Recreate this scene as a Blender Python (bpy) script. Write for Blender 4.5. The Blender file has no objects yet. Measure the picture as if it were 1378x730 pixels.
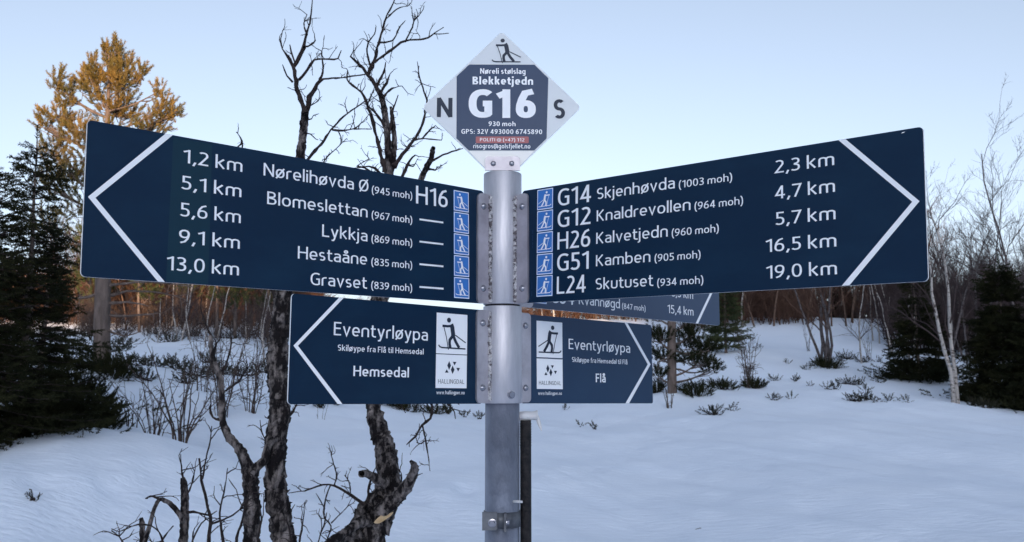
import bpy, math, random
import numpy as np
from mathutils import Vector, Matrix

R = math.radians
random.seed(7)
rng = np.random.default_rng(7)
scene = bpy.context.scene
C = scene.collection

# ------------------------------------------------------------------ camera, sky, sun, exposure
EYE = 1.5
FPX, PITCH, CX, CY = 1246.99, R(7.15), 689.0, 365.0        # lens worked out from the sign boards
cam = bpy.data.cameras.new('camera')
cam.sensor_width = 36.0
cam.lens = 36.0 * FPX / 1378.0
cam.clip_start, cam.clip_end = 0.05, 5000.0
cam.dof.use_dof = True
cam.dof.focus_distance = 1.55
cam.dof.aperture_fstop = 20.0
cam_ob = bpy.data.objects.new('camera', cam)
C.objects.link(cam_ob)
cam_ob.location = (0, 0, EYE)
cam_ob.rotation_euler = (R(90) + PITCH, 0, 0)
scene.camera = cam_ob

SUN_EL, SUN_AZ = R(4.5), R(175.0)                           # azimuth clockwise from straight ahead: low, behind the camera
SDIR = Vector((math.sin(SUN_AZ) * math.cos(SUN_EL), math.cos(SUN_AZ) * math.cos(SUN_EL), math.sin(SUN_EL)))
world = bpy.data.worlds.new('World')
scene.world = world
world.use_nodes = True
wt = world.node_tree
sky = wt.nodes.new('ShaderNodeTexSky')
sky.sky_type = 'NISHITA'
sky.sun_disc = False
sky.sun_elevation, sky.sun_rotation = SUN_EL, SUN_AZ
sky.air_density, sky.dust_density, sky.ozone_density = 0.85, 2.6, 1.4
bw = wt.nodes.new('ShaderNodeRGBToBW')                       # thin winter haze greys the sky, the camera's white balance cools it
mixn = wt.nodes.new('ShaderNodeMix')
mixn.data_type = 'RGBA'
mixn.inputs['Factor'].default_value = 0.28
tint = wt.nodes.new('ShaderNodeMix')
tint.data_type, tint.blend_type = 'RGBA', 'MULTIPLY'
tint.inputs['Factor'].default_value = 1.0
tint.inputs[7].default_value = (0.885, 0.985, 1.165, 1)
wt.links.new(sky.outputs[0], bw.inputs[0])
wt.links.new(bw.outputs[0], mixn.inputs[6])
wt.links.new(sky.outputs[0], mixn.inputs[7])
wt.links.new(mixn.outputs[2], tint.inputs[6])
wt.links.new(tint.outputs[2], wt.nodes['Background'].inputs[0])
wt.nodes['Background'].inputs[1].default_value = 0.15
sun = bpy.data.lights.new('sun', 'SUN')
sun.energy, sun.angle, sun.color = 3.3, R(0.5), (1.0, 0.62, 0.32)
sun_ob = bpy.data.objects.new('sun', sun)
C.objects.link(sun_ob)
sun_ob.rotation_euler = SDIR.to_track_quat('Z', 'Y').to_euler()
vs = scene.view_settings
vs.view_transform, vs.look, vs.gamma, vs.use_curve_mapping = 'Standard', 'None', 1.0, False
vs.exposure = 1.78
scene.render.engine = 'CYCLES'
scene.cycles.use_denoising = True
scene.cycles.max_bounces = 6
scene.cycles.diffuse_bounces = 3


def at(px, py, Y):
    """The world point that stands Y metres ahead on the sight line through a photograph pixel."""
    dx, dz = (px - CX) / FPX, (CY - py) / FPX
    c, s = math.cos(PITCH), math.sin(PITCH)
    dy, dz = c - s * dz, s + c * dz
    k = Y / dy
    return Vector((dx * k, Y, EYE + dz * k))


# ------------------------------------------------------------------ materials
def material(name, col, rough=0.6, metal=0.0, spec=0.5, col2=None, scale=8.0, lo=0.35, hi=0.65, bump=0.0, bscale=40.0,
             stretch=None, detail=6.0, coat=0.0):
    m = bpy.data.materials.new(name)
    m.use_nodes = True
    nt = m.node_tree
    b = nt.nodes['Principled BSDF']
    b.inputs['Base Color'].default_value = (*col, 1)
    b.inputs['Roughness'].default_value = rough
    b.inputs['Metallic'].default_value = metal
    b.inputs['Specular IOR Level'].default_value = spec
    b.inputs['Coat Weight'].default_value = coat
    b.inputs['Coat Roughness'].default_value = 0.12
    tc = nt.nodes.new('ShaderNodeTexCoord')
    mp = nt.nodes.new('ShaderNodeMapping')
    if stretch:
        mp.inputs['Scale'].default_value = stretch
    nt.links.new(tc.outputs['Object'], mp.inputs['Vector'])
    if col2:
        n = nt.nodes.new('ShaderNodeTexNoise')
        n.inputs['Scale'].default_value = scale
        n.inputs['Detail'].default_value = detail
        n.inputs['Roughness'].default_value = 0.65
        nt.links.new(mp.outputs[0], n.inputs['Vector'])
        r = nt.nodes.new('ShaderNodeValToRGB')
        r.color_ramp.elements[0].position, r.color_ramp.elements[1].position = lo, hi
        r.color_ramp.elements[0].color, r.color_ramp.elements[1].color = (*col, 1), (*col2, 1)
        nt.links.new(n.outputs['Fac'], r.inputs[0])
        nt.links.new(r.outputs[0], b.inputs['Base Color'])
    if bump:
        n2 = nt.nodes.new('ShaderNodeTexNoise')
        n2.inputs['Scale'].default_value = bscale
        n2.inputs['Detail'].default_value = 5
        nt.links.new(mp.outputs[0], n2.inputs['Vector'])
        bp = nt.nodes.new('ShaderNodeBump')
        bp.inputs['Strength'].default_value = bump
        bp.inputs['Distance'].default_value = 0.02
        nt.links.new(n2.outputs['Fac'], bp.inputs['Height'])
        nt.links.new(bp.outputs[0], b.inputs['Normal'])
    return m


M = {}
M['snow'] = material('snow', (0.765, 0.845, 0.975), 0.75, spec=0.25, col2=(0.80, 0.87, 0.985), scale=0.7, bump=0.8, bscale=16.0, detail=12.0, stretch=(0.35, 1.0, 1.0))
M['board'] = material('board_vinyl', (0.0010, 0.016, 0.044), 0.48, spec=0.18, col2=(0.0045, 0.027, 0.060), scale=6.0, lo=0.45, hi=0.85, stretch=(1, 1, 2.2), detail=10.0)
M['board_sheen_pale'] = material('vinyl_baked_sheen_pale', (0.018, 0.044, 0.10), 0.33, spec=0.45, col2=(0.026, 0.053, 0.11), scale=7.0)  # base colour lightened to carry the sky's grazing reflection on the back board
M['board_sheen'] = material('vinyl_baked_sheen', (0.006, 0.030, 0.078), 0.40, spec=0.35, col2=(0.011, 0.038, 0.088), scale=6.0)  # same vinyl, sky reflection on the small right board put into its colour
M['strip'] = material('replacement_strip', (0.001, 0.025, 0.047), 0.45, spec=0.24)
M['alu'] = material('aluminium_edge', (0.80, 0.80, 0.82), 0.45, metal=0.5)
M['white'] = material('white_vinyl', (0.82, 0.84, 0.88), 0.5, spec=0.3)
M['print'] = material('dark_print', (0.012, 0.022, 0.045), 0.5, spec=0.3)
M['blue'] = material('blue_pictogram', (0.035, 0.17, 0.52), 0.45, spec=0.3)
M['plate_dark'] = material('plate_slate_print', (0.002, 0.028, 0.088), 0.35, spec=0.28, col2=(0.006, 0.034, 0.096), scale=20)
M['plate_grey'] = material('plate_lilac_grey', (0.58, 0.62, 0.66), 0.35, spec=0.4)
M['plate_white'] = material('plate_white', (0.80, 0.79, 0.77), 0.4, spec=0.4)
M['red'] = material('red_label', (0.36, 0.10, 0.11), 0.4, spec=0.3)
M['zinc'] = material('galvanised_sleeve', (0.38, 0.38, 0.42), 0.50, metal=0.75, col2=(0.62, 0.61, 0.66), scale=30, lo=0.3, hi=0.7,
                     bump=0.12, bscale=30, stretch=(1, 1, 0.18))
M['zinc_plate'] = material('galvanised_plate', (0.36, 0.34, 0.38), 0.45, metal=0.7, col2=(0.52, 0.50, 0.55), scale=18, bump=0.08, bscale=60)
M['pole'] = material('weathered_zinc_pole', (0.17, 0.19, 0.25), 0.48, metal=0.7, col2=(0.38, 0.41, 0.50), scale=16, lo=0.3, hi=0.72,
                     bump=0.25, bscale=45, stretch=(1, 1, 0.5), detail=10.0)
M['weld'] = material('weld_bead', (0.16, 0.14, 0.15), 0.38, metal=0.85, col2=(0.70, 0.69, 0.71), scale=110, lo=0.44, hi=0.54, bump=0.7, bscale=160)
M['bolt'] = material('bolt_steel', (0.33, 0.33, 0.37), 0.22, metal=0.9)
M['clamp'] = material('dull_clamp_steel', (0.07, 0.075, 0.09), 0.5, metal=0.5, col2=(0.14, 0.15, 0.17), scale=40)
M['rubber'] = material('black_tube', (0.010, 0.010, 0.012), 0.65, spec=0.2, col2=(0.028, 0.025, 0.026), scale=90, bump=0.4, bscale=120)
M['tag'] = material('white_plastic', (0.58, 0.58, 0.60), 0.5)
M['bark'] = material('dead_birch_bark', (0.011, 0.009, 0.010), 0.9, spec=0.15, col2=(0.27, 0.235, 0.225), scale=30, lo=0.47, hi=0.66,
                     bump=1.0, bscale=75, stretch=(1, 1, 0.45), detail=12.0)
M['twig'] = material('dark_twig', (0.014, 0.011, 0.012), 0.9, spec=0.1, col2=(0.045, 0.035, 0.033), scale=30)
M['cut'] = material('fresh_cut_wood', (0.42, 0.27, 0.13), 0.7, col2=(0.52, 0.39, 0.24), scale=40)
M['pine_needle'] = material('pine_needles', (0.050, 0.052, 0.016), 0.6, spec=0.2, col2=(0.165, 0.105, 0.028), scale=2.6, lo=0.36, hi=0.64)
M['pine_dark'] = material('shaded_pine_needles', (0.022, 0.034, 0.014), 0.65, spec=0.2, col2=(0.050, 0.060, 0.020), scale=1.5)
M['pine_bark'] = material('pine_bark', (0.075, 0.060, 0.055), 0.9, spec=0.1, col2=(0.15, 0.12, 0.11), scale=12, bump=0.8, bscale=25, stretch=(1, 1, 0.3))
M['spruce'] = material('spruce_needles', (0.010, 0.013, 0.007), 0.8, spec=0.05, col2=(0.021, 0.022, 0.010), scale=2.0)
M['juniper'] = material('juniper_needles', (0.012, 0.015, 0.008), 0.8, spec=0.05, col2=(0.028, 0.028, 0.012), scale=5.0)
M['heath'] = material('heath_leaves', (0.016, 0.020, 0.016), 0.8, spec=0.1, col2=(0.038, 0.036, 0.026), scale=6.0)
M['birch_bark'] = material('birch_bark', (0.33, 0.31, 0.30), 0.8, spec=0.2, col2=(0.07, 0.055, 0.05), scale=9.0, lo=0.52, hi=0.62, stretch=(1, 1, 2.0))
M['birch_twig'] = material('birch_twigs', (0.035, 0.026, 0.028), 0.85, spec=0.1, col2=(0.065, 0.048, 0.048), scale=2.0)
M['grey_bark'] = material('grey_birch_bark', (0.10, 0.088, 0.092), 0.85, spec=0.1, col2=(0.04, 0.034, 0.035), scale=9.0, lo=0.45, hi=0.62, stretch=(1, 1, 2.0))
M['brown_bark'] = material('brown_birch_bark', (0.13, 0.085, 0.065), 0.85, spec=0.1, col2=(0.05, 0.035, 0.03), scale=7.0)
M['red_twig'] = material('reddish_birch_twigs', (0.045, 0.026, 0.022), 0.85, spec=0.1, col2=(0.110, 0.064, 0.048), scale=0.45)
M['willow'] = material('willow_stems', (0.035, 0.026, 0.028), 0.85, spec=0.1, col2=(0.09, 0.07, 0.06), scale=10.0)


# ------------------------------------------------------------------ mesh helpers
class MB:
    """Collects verts and faces, builds them as one mesh object."""

    def __init__(self):
        self.v, self.f, self.mi, self.n, self.s = [], [], [], 0, []

    def add(self, verts, faces, mi=0, smooth=False):
        self.v.extend([tuple(p) for p in verts])
        for f in faces:
            self.f.append([i + self.n for i in f])
            self.mi.append(mi)
            self.s.append(smooth)
        self.n = len(self.v)

    def box(self, x0, x1, y0, y1, z0, z1, mi=0):
        vs_ = [(x, y, z) for x in (x0, x1) for y in (y0, y1) for z in (z0, z1)]
        self.add(vs_, [(0, 1, 3, 2), (4, 6, 7, 5), (0, 4, 5, 1), (2, 3, 7, 6), (0, 2, 6, 4), (1, 5, 7, 3)], mi)

    def lathe(self, prof, origin=(0, 0, 0), axis=(0, 0, 1), seg=32, smooth=True):
        """prof: (radius, height) pairs along the axis."""
        q = Vector((0, 0, 1)).rotation_difference(Vector(axis))
        o = Vector(origin)
        vs_, fs = [], []
        for r, z in prof:
            for k in range(seg):
                a = 2 * math.pi * k / seg
                vs_.append(o + q @ Vector((r * math.cos(a), r * math.sin(a), z)))
        for j in range(len(prof) - 1):
            for k in range(seg):
                k2 = (k + 1) % seg
                fs.append((j * seg + k, j * seg + k2, (j + 1) * seg + k2, (j + 1) * seg + k))
        fs.append(tuple(range(seg))[::-1])
        fs.append(tuple(range((len(prof) - 1) * seg, len(prof) * seg)))
        self.add(vs_, fs, 0, smooth)

    def prism(self, poly, y0, y1, mi_front=0, mi_side=0):
        """poly in (x, z), drawn anticlockwise seen from -y; y0 is the front."""
        n = len(poly)
        vs_ = [(x, y0, z) for x, z in poly] + [(x, y1, z) for x, z in poly]
        self.add(vs_, [tuple(range(n))], mi_front)
        self.add(vs_, [tuple(range(2 * n - 1, n - 1, -1))] + [(i, i + n, (i + 1) % n + n, (i + 1) % n) for i in range(n)], mi_side)

    def build(self, name, mat, parent=None):
        me = bpy.data.meshes.new(name)
        me.from_pydata(self.v, [], self.f)
        for m in (mat if isinstance(mat, (list, tuple)) else [mat]):
            me.materials.append(m)
        me.polygons.foreach_set('material_index', self.mi)
        me.polygons.foreach_set('use_smooth', self.s)
        me.update()
        return link(name, me, parent)


def link(name, me, parent=None):
    o = bpy.data.objects.new(name, me)
    C.objects.link(o)
    if parent is not None:
        o.parent = parent
    return o


def tag(o, label=None, cat=None, group=None, kind=None):
    for k, v in (('label', label), ('category', cat), ('group', group), ('kind', kind)):
        if v:
            o[k] = v
    return o


def empty(name, loc, rot=(0, 0, 0)):
    o = bpy.data.objects.new(name, None)
    C.objects.link(o)
    o.location, o.rotation_euler = loc, rot
    o.empty_display_size = 0.1
    return o


def np_mesh(name, V, F, mat, smooth=False):
    """V (n,3), F (m,k) arrays, one face size."""
    V, F = np.asarray(V, np.float32), np.asarray(F, np.int32)
    me = bpy.data.meshes.new(name)
    k = F.shape[1]
    me.vertices.add(len(V))
    me.vertices.foreach_set('co', V.ravel())
    me.loops.add(F.size)
    me.loops.foreach_set('vertex_index', F.ravel())
    me.polygons.add(len(F))
    me.polygons.foreach_set('loop_start', np.arange(0, F.size, k, dtype=np.int32))
    me.polygons.foreach_set('loop_total', np.full(len(F), k, np.int32))
    if smooth:
        me.polygons.foreach_set('use_smooth', np.ones(len(F), bool))
    me.materials.append(mat)
    me.update(calc_edges=True)
    return me


def copy_tree(o, parent=None):
    c = o.copy()
    C.objects.link(c)
    if parent is not None:
        c.parent = parent
    for ch in list(o.children):
        copy_tree(ch, c)
    return c


class Tubes:
    """Many tapered tubes gathered into one quad mesh."""

    def __init__(self):
        self.V, self.F, self.n = [], [], 0

    def tube(self, P, r, sides=5, rough=0.0):
        P = np.asarray(P, float)
        r = np.broadcast_to(np.asarray(r, float), (len(P),))
        T = np.gradient(P, axis=0)
        T /= np.linalg.norm(T, axis=1)[:, None] + 1e-9
        ref = np.array([0.0, 0.0, 1.0]) if abs(T[:, 2]).mean() < 0.8 else np.array([1.0, 0.0, 0.0])
        A = np.cross(T, ref)
        A /= np.linalg.norm(A, axis=1)[:, None] + 1e-9
        B = np.cross(T, A)
        a = np.arange(sides) * 2 * np.pi / sides
        ring = P[:, None] + r[:, None, None] * (np.cos(a)[None, :, None] * A[:, None] + np.sin(a)[None, :, None] * B[:, None])
        n = len(P)
        if rough:                                                           # flaking, knobbly bark
            s = np.r_[0, np.cumsum(np.linalg.norm(np.diff(P, axis=0), axis=1))][:, None] / max(r.mean(), 1e-4)
            q = np.zeros((n, sides))
            for m, f, am in ((1, .5, .5), (2, .9, .5), (3, 1.4, .45), (4, 2.3, .4), (5, 3.4, .35), (3, 4.6, .3)):
                q += am * np.sin(m * a[None] * rng.choice([-1, 1]) + f * s + rng.uniform(0, 6.28))
            q = rough * (0.45 * q + 0.55 * rng.normal(0, 1, (n, sides)) * (rng.random((n, sides)) < 0.5))
            ring = P[:, None] + (ring - P[:, None]) * (1 + q[:, :, None])
        j, k = np.meshgrid(np.arange(n - 1), np.arange(sides), indexing='ij')
        k2 = (k + 1) % sides
        F = np.stack([j * sides + k, j * sides + k2, (j + 1) * sides + k2, (j + 1) * sides + k], -1).reshape(-1, 4)
        self.V.append(ring.reshape(-1, 3))
        self.F.append(F + self.n)
        self.n += n * sides
        c = np.array([[0, 1, 2, 3]]) if sides == 4 else None
        if c is not None:
            self.F.append(c + self.n - sides)

    def build(self, name, mat, parent=None, smooth=True):
        return link(name, np_mesh(name, np.concatenate(self.V), np.concatenate(self.F), mat, smooth), parent)

    def mesh(self, name, mat, smooth=True):
        return np_mesh(name, np.concatenate(self.V), np.concatenate(self.F), mat, smooth)


def spline(P, step):
    """Catmull-Rom through the rows of P (any number of columns), about one row per step of length."""
    P = np.asarray(P, float)
    if len(P) < 3:
        n = max(2, int(np.linalg.norm(P[-1, :3] - P[0, :3]) / step) + 1)
        t = np.linspace(0, 1, n)[:, None]
        return P[0] * (1 - t) + P[-1] * t
    Q = np.vstack([2 * P[0] - P[1], P, 2 * P[-1] - P[-2]])
    out = []
    for i in range(1, len(Q) - 2):
        p0, p1, p2, p3 = Q[i - 1:i + 3]
        n = max(1, int(np.linalg.norm(p2[:3] - p1[:3]) / step))
        t = (np.arange(n) / n)[:, None]
        out.append(0.5 * (2 * p1 + (p2 - p0) * t + (2 * p0 - 5 * p1 + 4 * p2 - p3) * t ** 2 + (3 * p1 - p0 - 3 * p2 + p3) * t ** 3))
    out.append(P[-1:])
    return np.vstack(out)


# ------------------------------------------------------------------ lettering: a narrow humanist sans drawn with strokes
def arc(cx, cy, rx, ry, a0, a1, n=14, p=2.35):
    out = []
    for i in range(n + 1):
        a = R(a0 + (a1 - a0) * i / n)
        c, s = math.cos(a), math.sin(a)
        out.append((cx + rx * math.copysign(abs(c) ** (2 / p), c), cy + ry * math.copysign(abs(s) ** (2 / p), s)))
    return out


def glyph(ch, h):
    """Width and strokes (points, closed) of a letter with cap height 1 and half stroke h."""
    xh, up = 0.71, 1.04
    lo, O = (lambda *p: (list(p), False)), (lambda p: (p[:-1], True))
    a = arc
    if ch in 'oø':
        w = 0.53
        s = [O(a(w / 2, xh / 2, w / 2 - h, xh / 2 - h, 0, 360, 28))]
        if ch == 'ø':
            s.append(lo((0.03, -0.06), (w - 0.03, xh + 0.06)))
        return w, s
    if ch == 'n':
        w = 0.50
        return w, [([(h, 0), (h, xh - 0.24)] + a(w / 2, xh - 0.24, w / 2 - h, 0.24 - h, 180, 0) + [(w - h, 0)], False)]
    if ch == 'm':
        w = 0.80
        m = w / 2
        q = (m + h) / 2
        return w, [([(h, 0), (h, xh - 0.22)] + a(q, xh - 0.22, q - h, 0.22 - h, 180, 0) + [(m, 0)], False),
                   ([(m, xh - 0.30), (m, xh - 0.22)] + a(w - q, xh - 0.22, q - h, 0.22 - h, 180, 0) + [(w - h, 0)], False)]
    if ch == 'h':
        w = 0.50
        return w, [lo((h, 0), (h, up)), ([(h, xh - 0.30), (h, xh - 0.24)] + a(w / 2, xh - 0.24, w / 2 - h, 0.24 - h, 180, 0) + [(w - h, 0)], False)]
    if ch == 'r':
        return 0.32, [([(h, 0), (h, xh - 0.22)] + a(0.32, xh - 0.22, 0.32 - h, 0.22 - h, 180, 90), False)]
    if ch == 'u':
        w = 0.50
        return w, [([(h, xh), (h, 0.24)] + a(w / 2, 0.24, w / 2 - h, 0.24 - h, 180, 360) + [(w - h, xh)], False)]
    if ch == 'i':
        return 2 * h, [lo((h, 0), (h, xh)), lo((h, 0.86), (h, 0.86 + 2.3 * h))]
    if ch == 'j':
        return 2 * h + 0.02, [([(h, xh), (h, -0.08)] + a(h - 0.15, -0.08, 0.15, 0.15, 0, -85), False), lo((h, 0.86), (h, 0.86 + 2.3 * h))]
    if ch == 'l':
        return 2 * h, [lo((h, 0), (h, up))]
    if ch == 'e':
        w = 0.50
        return w, [([(h, xh * 0.48), (w - h, xh * 0.48)] + a(w / 2, xh / 2, w / 2 - h, xh / 2 - h, 4, 312, 24), False)]
    if ch in 'aå':
        w = 0.46
        s = [(a(w / 2 - 0.02, xh - 0.22, w / 2 - h + 0.02, 0.22 - h, 140, 0) + [(w - h, 0)], False),
             ([(w - h, 0.42)] + a(0.23, 0.225, 0.23 - h, 0.225 - h, 90, 270) + [(w - h, h + 0.03)], False)]
        if ch == 'å':
            s.append(O(a(w / 2, xh + 0.20, 0.095, 0.095, 0, 360, 16, 2)))
        return w, s
    if ch == 'v':
        w = 0.49
        return w, [lo((h * 0.9, xh), (w / 2, h * 0.4), (w - h * 0.9, xh))]
    if ch == 'w':
        w = 0.76
        return w, [lo((h * 0.9, xh), (w * 0.27, h * 0.4), (w / 2, xh - h), (w * 0.73, h * 0.4), (w - h * 0.9, xh))]
    if ch in 'dbpqg':
        w = 0.52
        s = [O(a(w / 2, xh / 2, w / 2 - h, xh / 2 - h, 0, 360, 28))]
        if ch == 'd':
            s.append(lo((w - h, 0), (w - h, up)))
        if ch == 'b':
            s.append(lo((h, 0), (h, up)))
        if ch == 'p':
            s.append(lo((h, -0.27), (h, xh)))
        if ch == 'q':
            s.append(lo((w - h, -0.27), (w - h, xh)))
        if ch == 'g':
            s.append(([(w - h, xh), (w - h, -0.08)] + a(w / 2, -0.08, w / 2 - h, 0.17, 0, -140), False))
        return w, s
    if ch in 'sS':
        w, H = (0.40, xh) if ch == 's' else (0.50, 1.0)
        ry = (H / 2 - h) / 2
        return w, [(a(w / 2, H - h - ry, w / 2 - h, ry, 42, 270, 20, 2.1) + a(w / 2, h + ry, w / 2 - h, ry, 90, -140, 20, 2.1)[1:], False)]
    if ch == 't':
        return 0.34, [([(0.07 + h, 0.93), (0.07 + h, 0.20)] + a(0.27 + h, 0.20, 0.20, 0.20 - h, 180, 270) + [(0.36, h)], False), lo((0, xh - h), (0.33, xh - h))]
    if ch == 'f':
        return 0.33, [([(0.07 + h, 0), (0.07 + h, 0.82)] + a(0.26 + h, 0.82, 0.19, up - h - 0.82, 180, 90) + [(0.35, up - h)], False), lo((0, xh - h), (0.31, xh - h))]
    if ch == 'k':
        w = 0.48
        return w, [lo((h, 0), (h, up)), lo((w - h * 1.1, xh), (h * 2.2, xh * 0.52)), lo((h * 2.8, xh * 0.60), (w - h * 0.9, 0))]
    if ch == 'y':
        w = 0.49
        return w, [lo((h * 0.9, xh), (w / 2 + 0.01, 0.03)), ([(w - h * 0.9, xh), (w * 0.47, -0.10)] + [(w * 0.36, -0.22), (w * 0.10, -0.25 + 0.02)], False)]
    if ch == 'N':
        w = 0.62
        return w, [lo((h, 0), (h, 1)), lo((w - h, 0), (w - h, 1)), lo((h * 0.9, 0.99), (w - h * 0.9, 0.01))]
    if ch == 'B':
        w = 0.54
        return w, [lo((h, 0), (h, 1)), ([(h, 1 - h)] + a(0.26, 0.76, 0.49 - 0.26 - h, 0.24 - h, 90, -90) + [(h, 0.52)], False),
                   ([(h, 0.52)] + a(0.27, 0.26, w - 0.27 - h, 0.26 - h + h * 0.0, 90, -90) + [(h, h)], False)]
    if ch == 'H':
        w = 0.62
        return w, [lo((h, 0), (h, 1)), lo((w - h, 0), (w - h, 1)), lo((h, 0.52), (w - h, 0.52))]
    if ch == 'L':
        return 0.46, [lo((h, 1), (h, h), (0.46, h))]
    if ch == 'K':
        w = 0.56
        return w, [lo((h, 0), (h, 1)), lo((w - h * 1.2, 1), (h * 2.2, 0.50)), lo((h * 3.0, 0.60), (w - h, 0))]
    if ch == 'E':
        return 0.46, [lo((0.46, 1 - h), (h, 1 - h), (h, h), (0.46, h)), lo((h, 0.53), (0.42, 0.53))]
    if ch == 'F':
        return 0.45, [lo((0.45, 1 - h), (h, 1 - h), (h, 0)), lo((h, 0.50), (0.41, 0.50))]
    if ch == 'G':
        w = 0.60
        return w, [(a(0.36, 0.5, 0.36 - h, 0.5 - h, 52, 295, 26) + [(w - h, h + 0.05), (w - h, 0.50), (w * 0.60, 0.50)], False)]
    if ch == 'P':
        w = 0.52
        return w, [lo((h, 0), (h, 1)), ([(h, 1 - h)] + a(0.24, 0.71, w - 0.24 - h, 0.29 - h, 90, -90) + [(h, 0.42 + h)], False)]
    if ch == 'D':
        w = 0.60
        return w, [lo((h, 0), (h, 1)), ([(h, 1 - h)] + a(0.22, 0.5, w - 0.22 - h, 0.5 - h, 90, -90) + [(h, h)], False)]
    if ch in 'OØ':
        w = 0.66
        s = [O(a(w / 2, 0.5, w / 2 - h, 0.5 - h, 0, 360, 30))]
        if ch == 'Ø':
            s.append(lo((0.06, -0.06), (w - 0.06, 1.06)))
        return w, s
    if ch == 'A':
        w = 0.60
        return w, [lo((h * 0.9, 0), (w / 2, 1 - h * 0.4), (w - h * 0.9, 0)), lo((0.14, 0.30), (w - 0.14, 0.30))]
    if ch == 'I':
        return 2 * h, [lo((h, 0), (h, 1))]
    if ch == 'T':
        return 0.50, [lo((0, 1 - h), (0.50, 1 - h)), lo((0.25, 0), (0.25, 1 - h))]
    if ch == 'V':
        return 0.58, [lo((h * 0.9, 1), (0.29, h * 0.4), (0.58 - h * 0.9, 1))]
    if ch == '1':
        return 0.36, [lo((0.36 - h - 0.02, 0), (0.36 - h - 0.02, 1)), lo((0.36 - h, 1 - h * 1.1), (0.02, 1 - h * 1.1 - 0.13))]
    if ch == '2':
        w = 0.49
        return w, [(a(w / 2 - 0.01, 0.73, w / 2 - h, 0.27 - h, 140, -18, 16) + [(h * 1.1, h), (w, h)], False)]
    if ch == '3':
        w = 0.47
        return w, [(a(w / 2 - 0.03, 0.755, w / 2 - h + 0.01, 0.245 - h, 140, -82, 16) + [(0.16, 0.53)], False),
                   ([(0.16, 0.53)] + a(w / 2 - 0.03, 0.27, w / 2 - h + 0.03, 0.27 - h, 84, -140, 16), False)]
    if ch == '4':
        return 0.54, [lo((0.38, 0), (0.38, 1)), lo((0.37, 0.97), (h, 0.27), (0.54, 0.27))]
    if ch == '5':
        w = 0.47
        return w, [([(w - 0.03, 1 - h), (0.05 + h, 1 - h), (0.05 + h, 0.56)] + a(w / 2 - 0.03, 0.31, w / 2 - h + 0.03, 0.31 - h, 88, -140, 18), False)]
    if ch in '69':
        w = 0.51
        s = [(a(w / 2, 0.31, w / 2 - h, 0.31 - h, 0, 360, 26)[:-1], True), ([(h, 0.31), (h + 0.01, 0.45), (h + 0.06, 0.66), (0.24, 0.87), (0.44, 1 - h * 0.7)], False)]
        if ch == '9':
            s = [([(w - x, 1 - y) for x, y in p], c) for p, c in s]
        return w, s
    if ch == '7':
        return 0.47, [lo((0, 1 - h), (0.45, 1 - h), (0.15, 0))]
    if ch == '8':
        w = 0.50
        return w, [O(a(w / 2, 0.76, w / 2 - h - 0.02, 0.24 - h, 0, 360, 22)), O(a(w / 2, 0.27, w / 2 - h, 0.27 - h, 0, 360, 22))]
    if ch == '0':
        w = 0.52
        return w, [O(a(w / 2, 0.5, w / 2 - h, 0.5 - h, 0, 360, 28))]
    if ch == ',':
        return 0.17, [lo((0.13, 0.13), (0.03, -0.15))]
    if ch == '.':
        return 2.2 * h, [lo((h * 1.1, 0), (h * 1.1, 2.2 * h))]
    if ch == ':':
        return 2.2 * h, [lo((h * 1.1, 0), (h * 1.1, 2.2 * h)), lo((h * 1.1, 0.48), (h * 1.1, 0.48 + 2.2 * h))]
    if ch == '(':
        return 0.24, [([(0.23, 1.08), (0.12, 0.86), (0.075, 0.62), (0.065, 0.40), (0.075, 0.18), (0.12, -0.06), (0.23, -0.26)], False)]
    if ch == ')':
        return 0.24, [([(0.01, 1.08), (0.12, 0.86), (0.165, 0.62), (0.175, 0.40), (0.165, 0.18), (0.12, -0.06), (0.01, -0.26)], False)]
    if ch == '+':
        return 0.46, [lo((0, 0.42), (0.46, 0.42)), lo((0.23, 0.19), (0.23, 0.65))]
    if ch == '@':
        t = 0.72
        return 0.86, [(a(0.43, 0.38, 0.43 - h * t, 0.50, -50, 270, 30), False), O(a(0.43, 0.38, 0.17, 0.20, 0, 360, 20)), lo((0.61, 0.60), (0.61, 0.24), (0.74, 0.22))]
    if ch == '✆':
        return 0.86, [O(a(0.43, 0.42, 0.40, 0.44, 0, 360, 28, 2)), lo((0.60, 0.66), (0.44, 0.58), (0.38, 0.36), (0.50, 0.20), (0.62, 0.18))]
    return 0.25, []


def ribbon(pts, w, closed=False):
    """Offset outline quads of a stroke with mitred corners."""
    P = [np.array(p, float) for p in pts]
    Q = [P[0]]
    for p in P[1:]:
        if np.linalg.norm(p - Q[-1]) > 1e-6:
            Q.append(p)
    if closed and np.linalg.norm(Q[0] - Q[-1]) < 1e-6:
        Q.pop()
    n = len(Q)
    L, Rr = [], []
    for i in range(n):
        a = Q[i - 1] if (i or closed) else None
        b = Q[(i + 1) % n] if (i < n - 1 or closed) else None
        d0 = (Q[i] - a) / np.linalg.norm(Q[i] - a) if a is not None else None
        d1 = (b - Q[i]) / np.linalg.norm(b - Q[i]) if b is not None else None
        d0 = d1 if d0 is None else d0
        d1 = d0 if d1 is None else d1
        t = d0 + d1
        nt = np.linalg.norm(t)
        t = t / nt if nt > 1e-6 else d1
        nrm = np.array([-t[1], t[0]])
        k = 1.0 / max(0.42, abs(float(np.dot(nrm, np.array([-d1[1], d1[0]])))))
        L.append(Q[i] + nrm * w / 2 * k)
        Rr.append(Q[i] - nrm * w / 2 * k)
    m = n if closed else n - 1
    return L + Rr, [(i, i + n, (i + 1) % n + n, (i + 1) % n) for i in range(m)]


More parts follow.
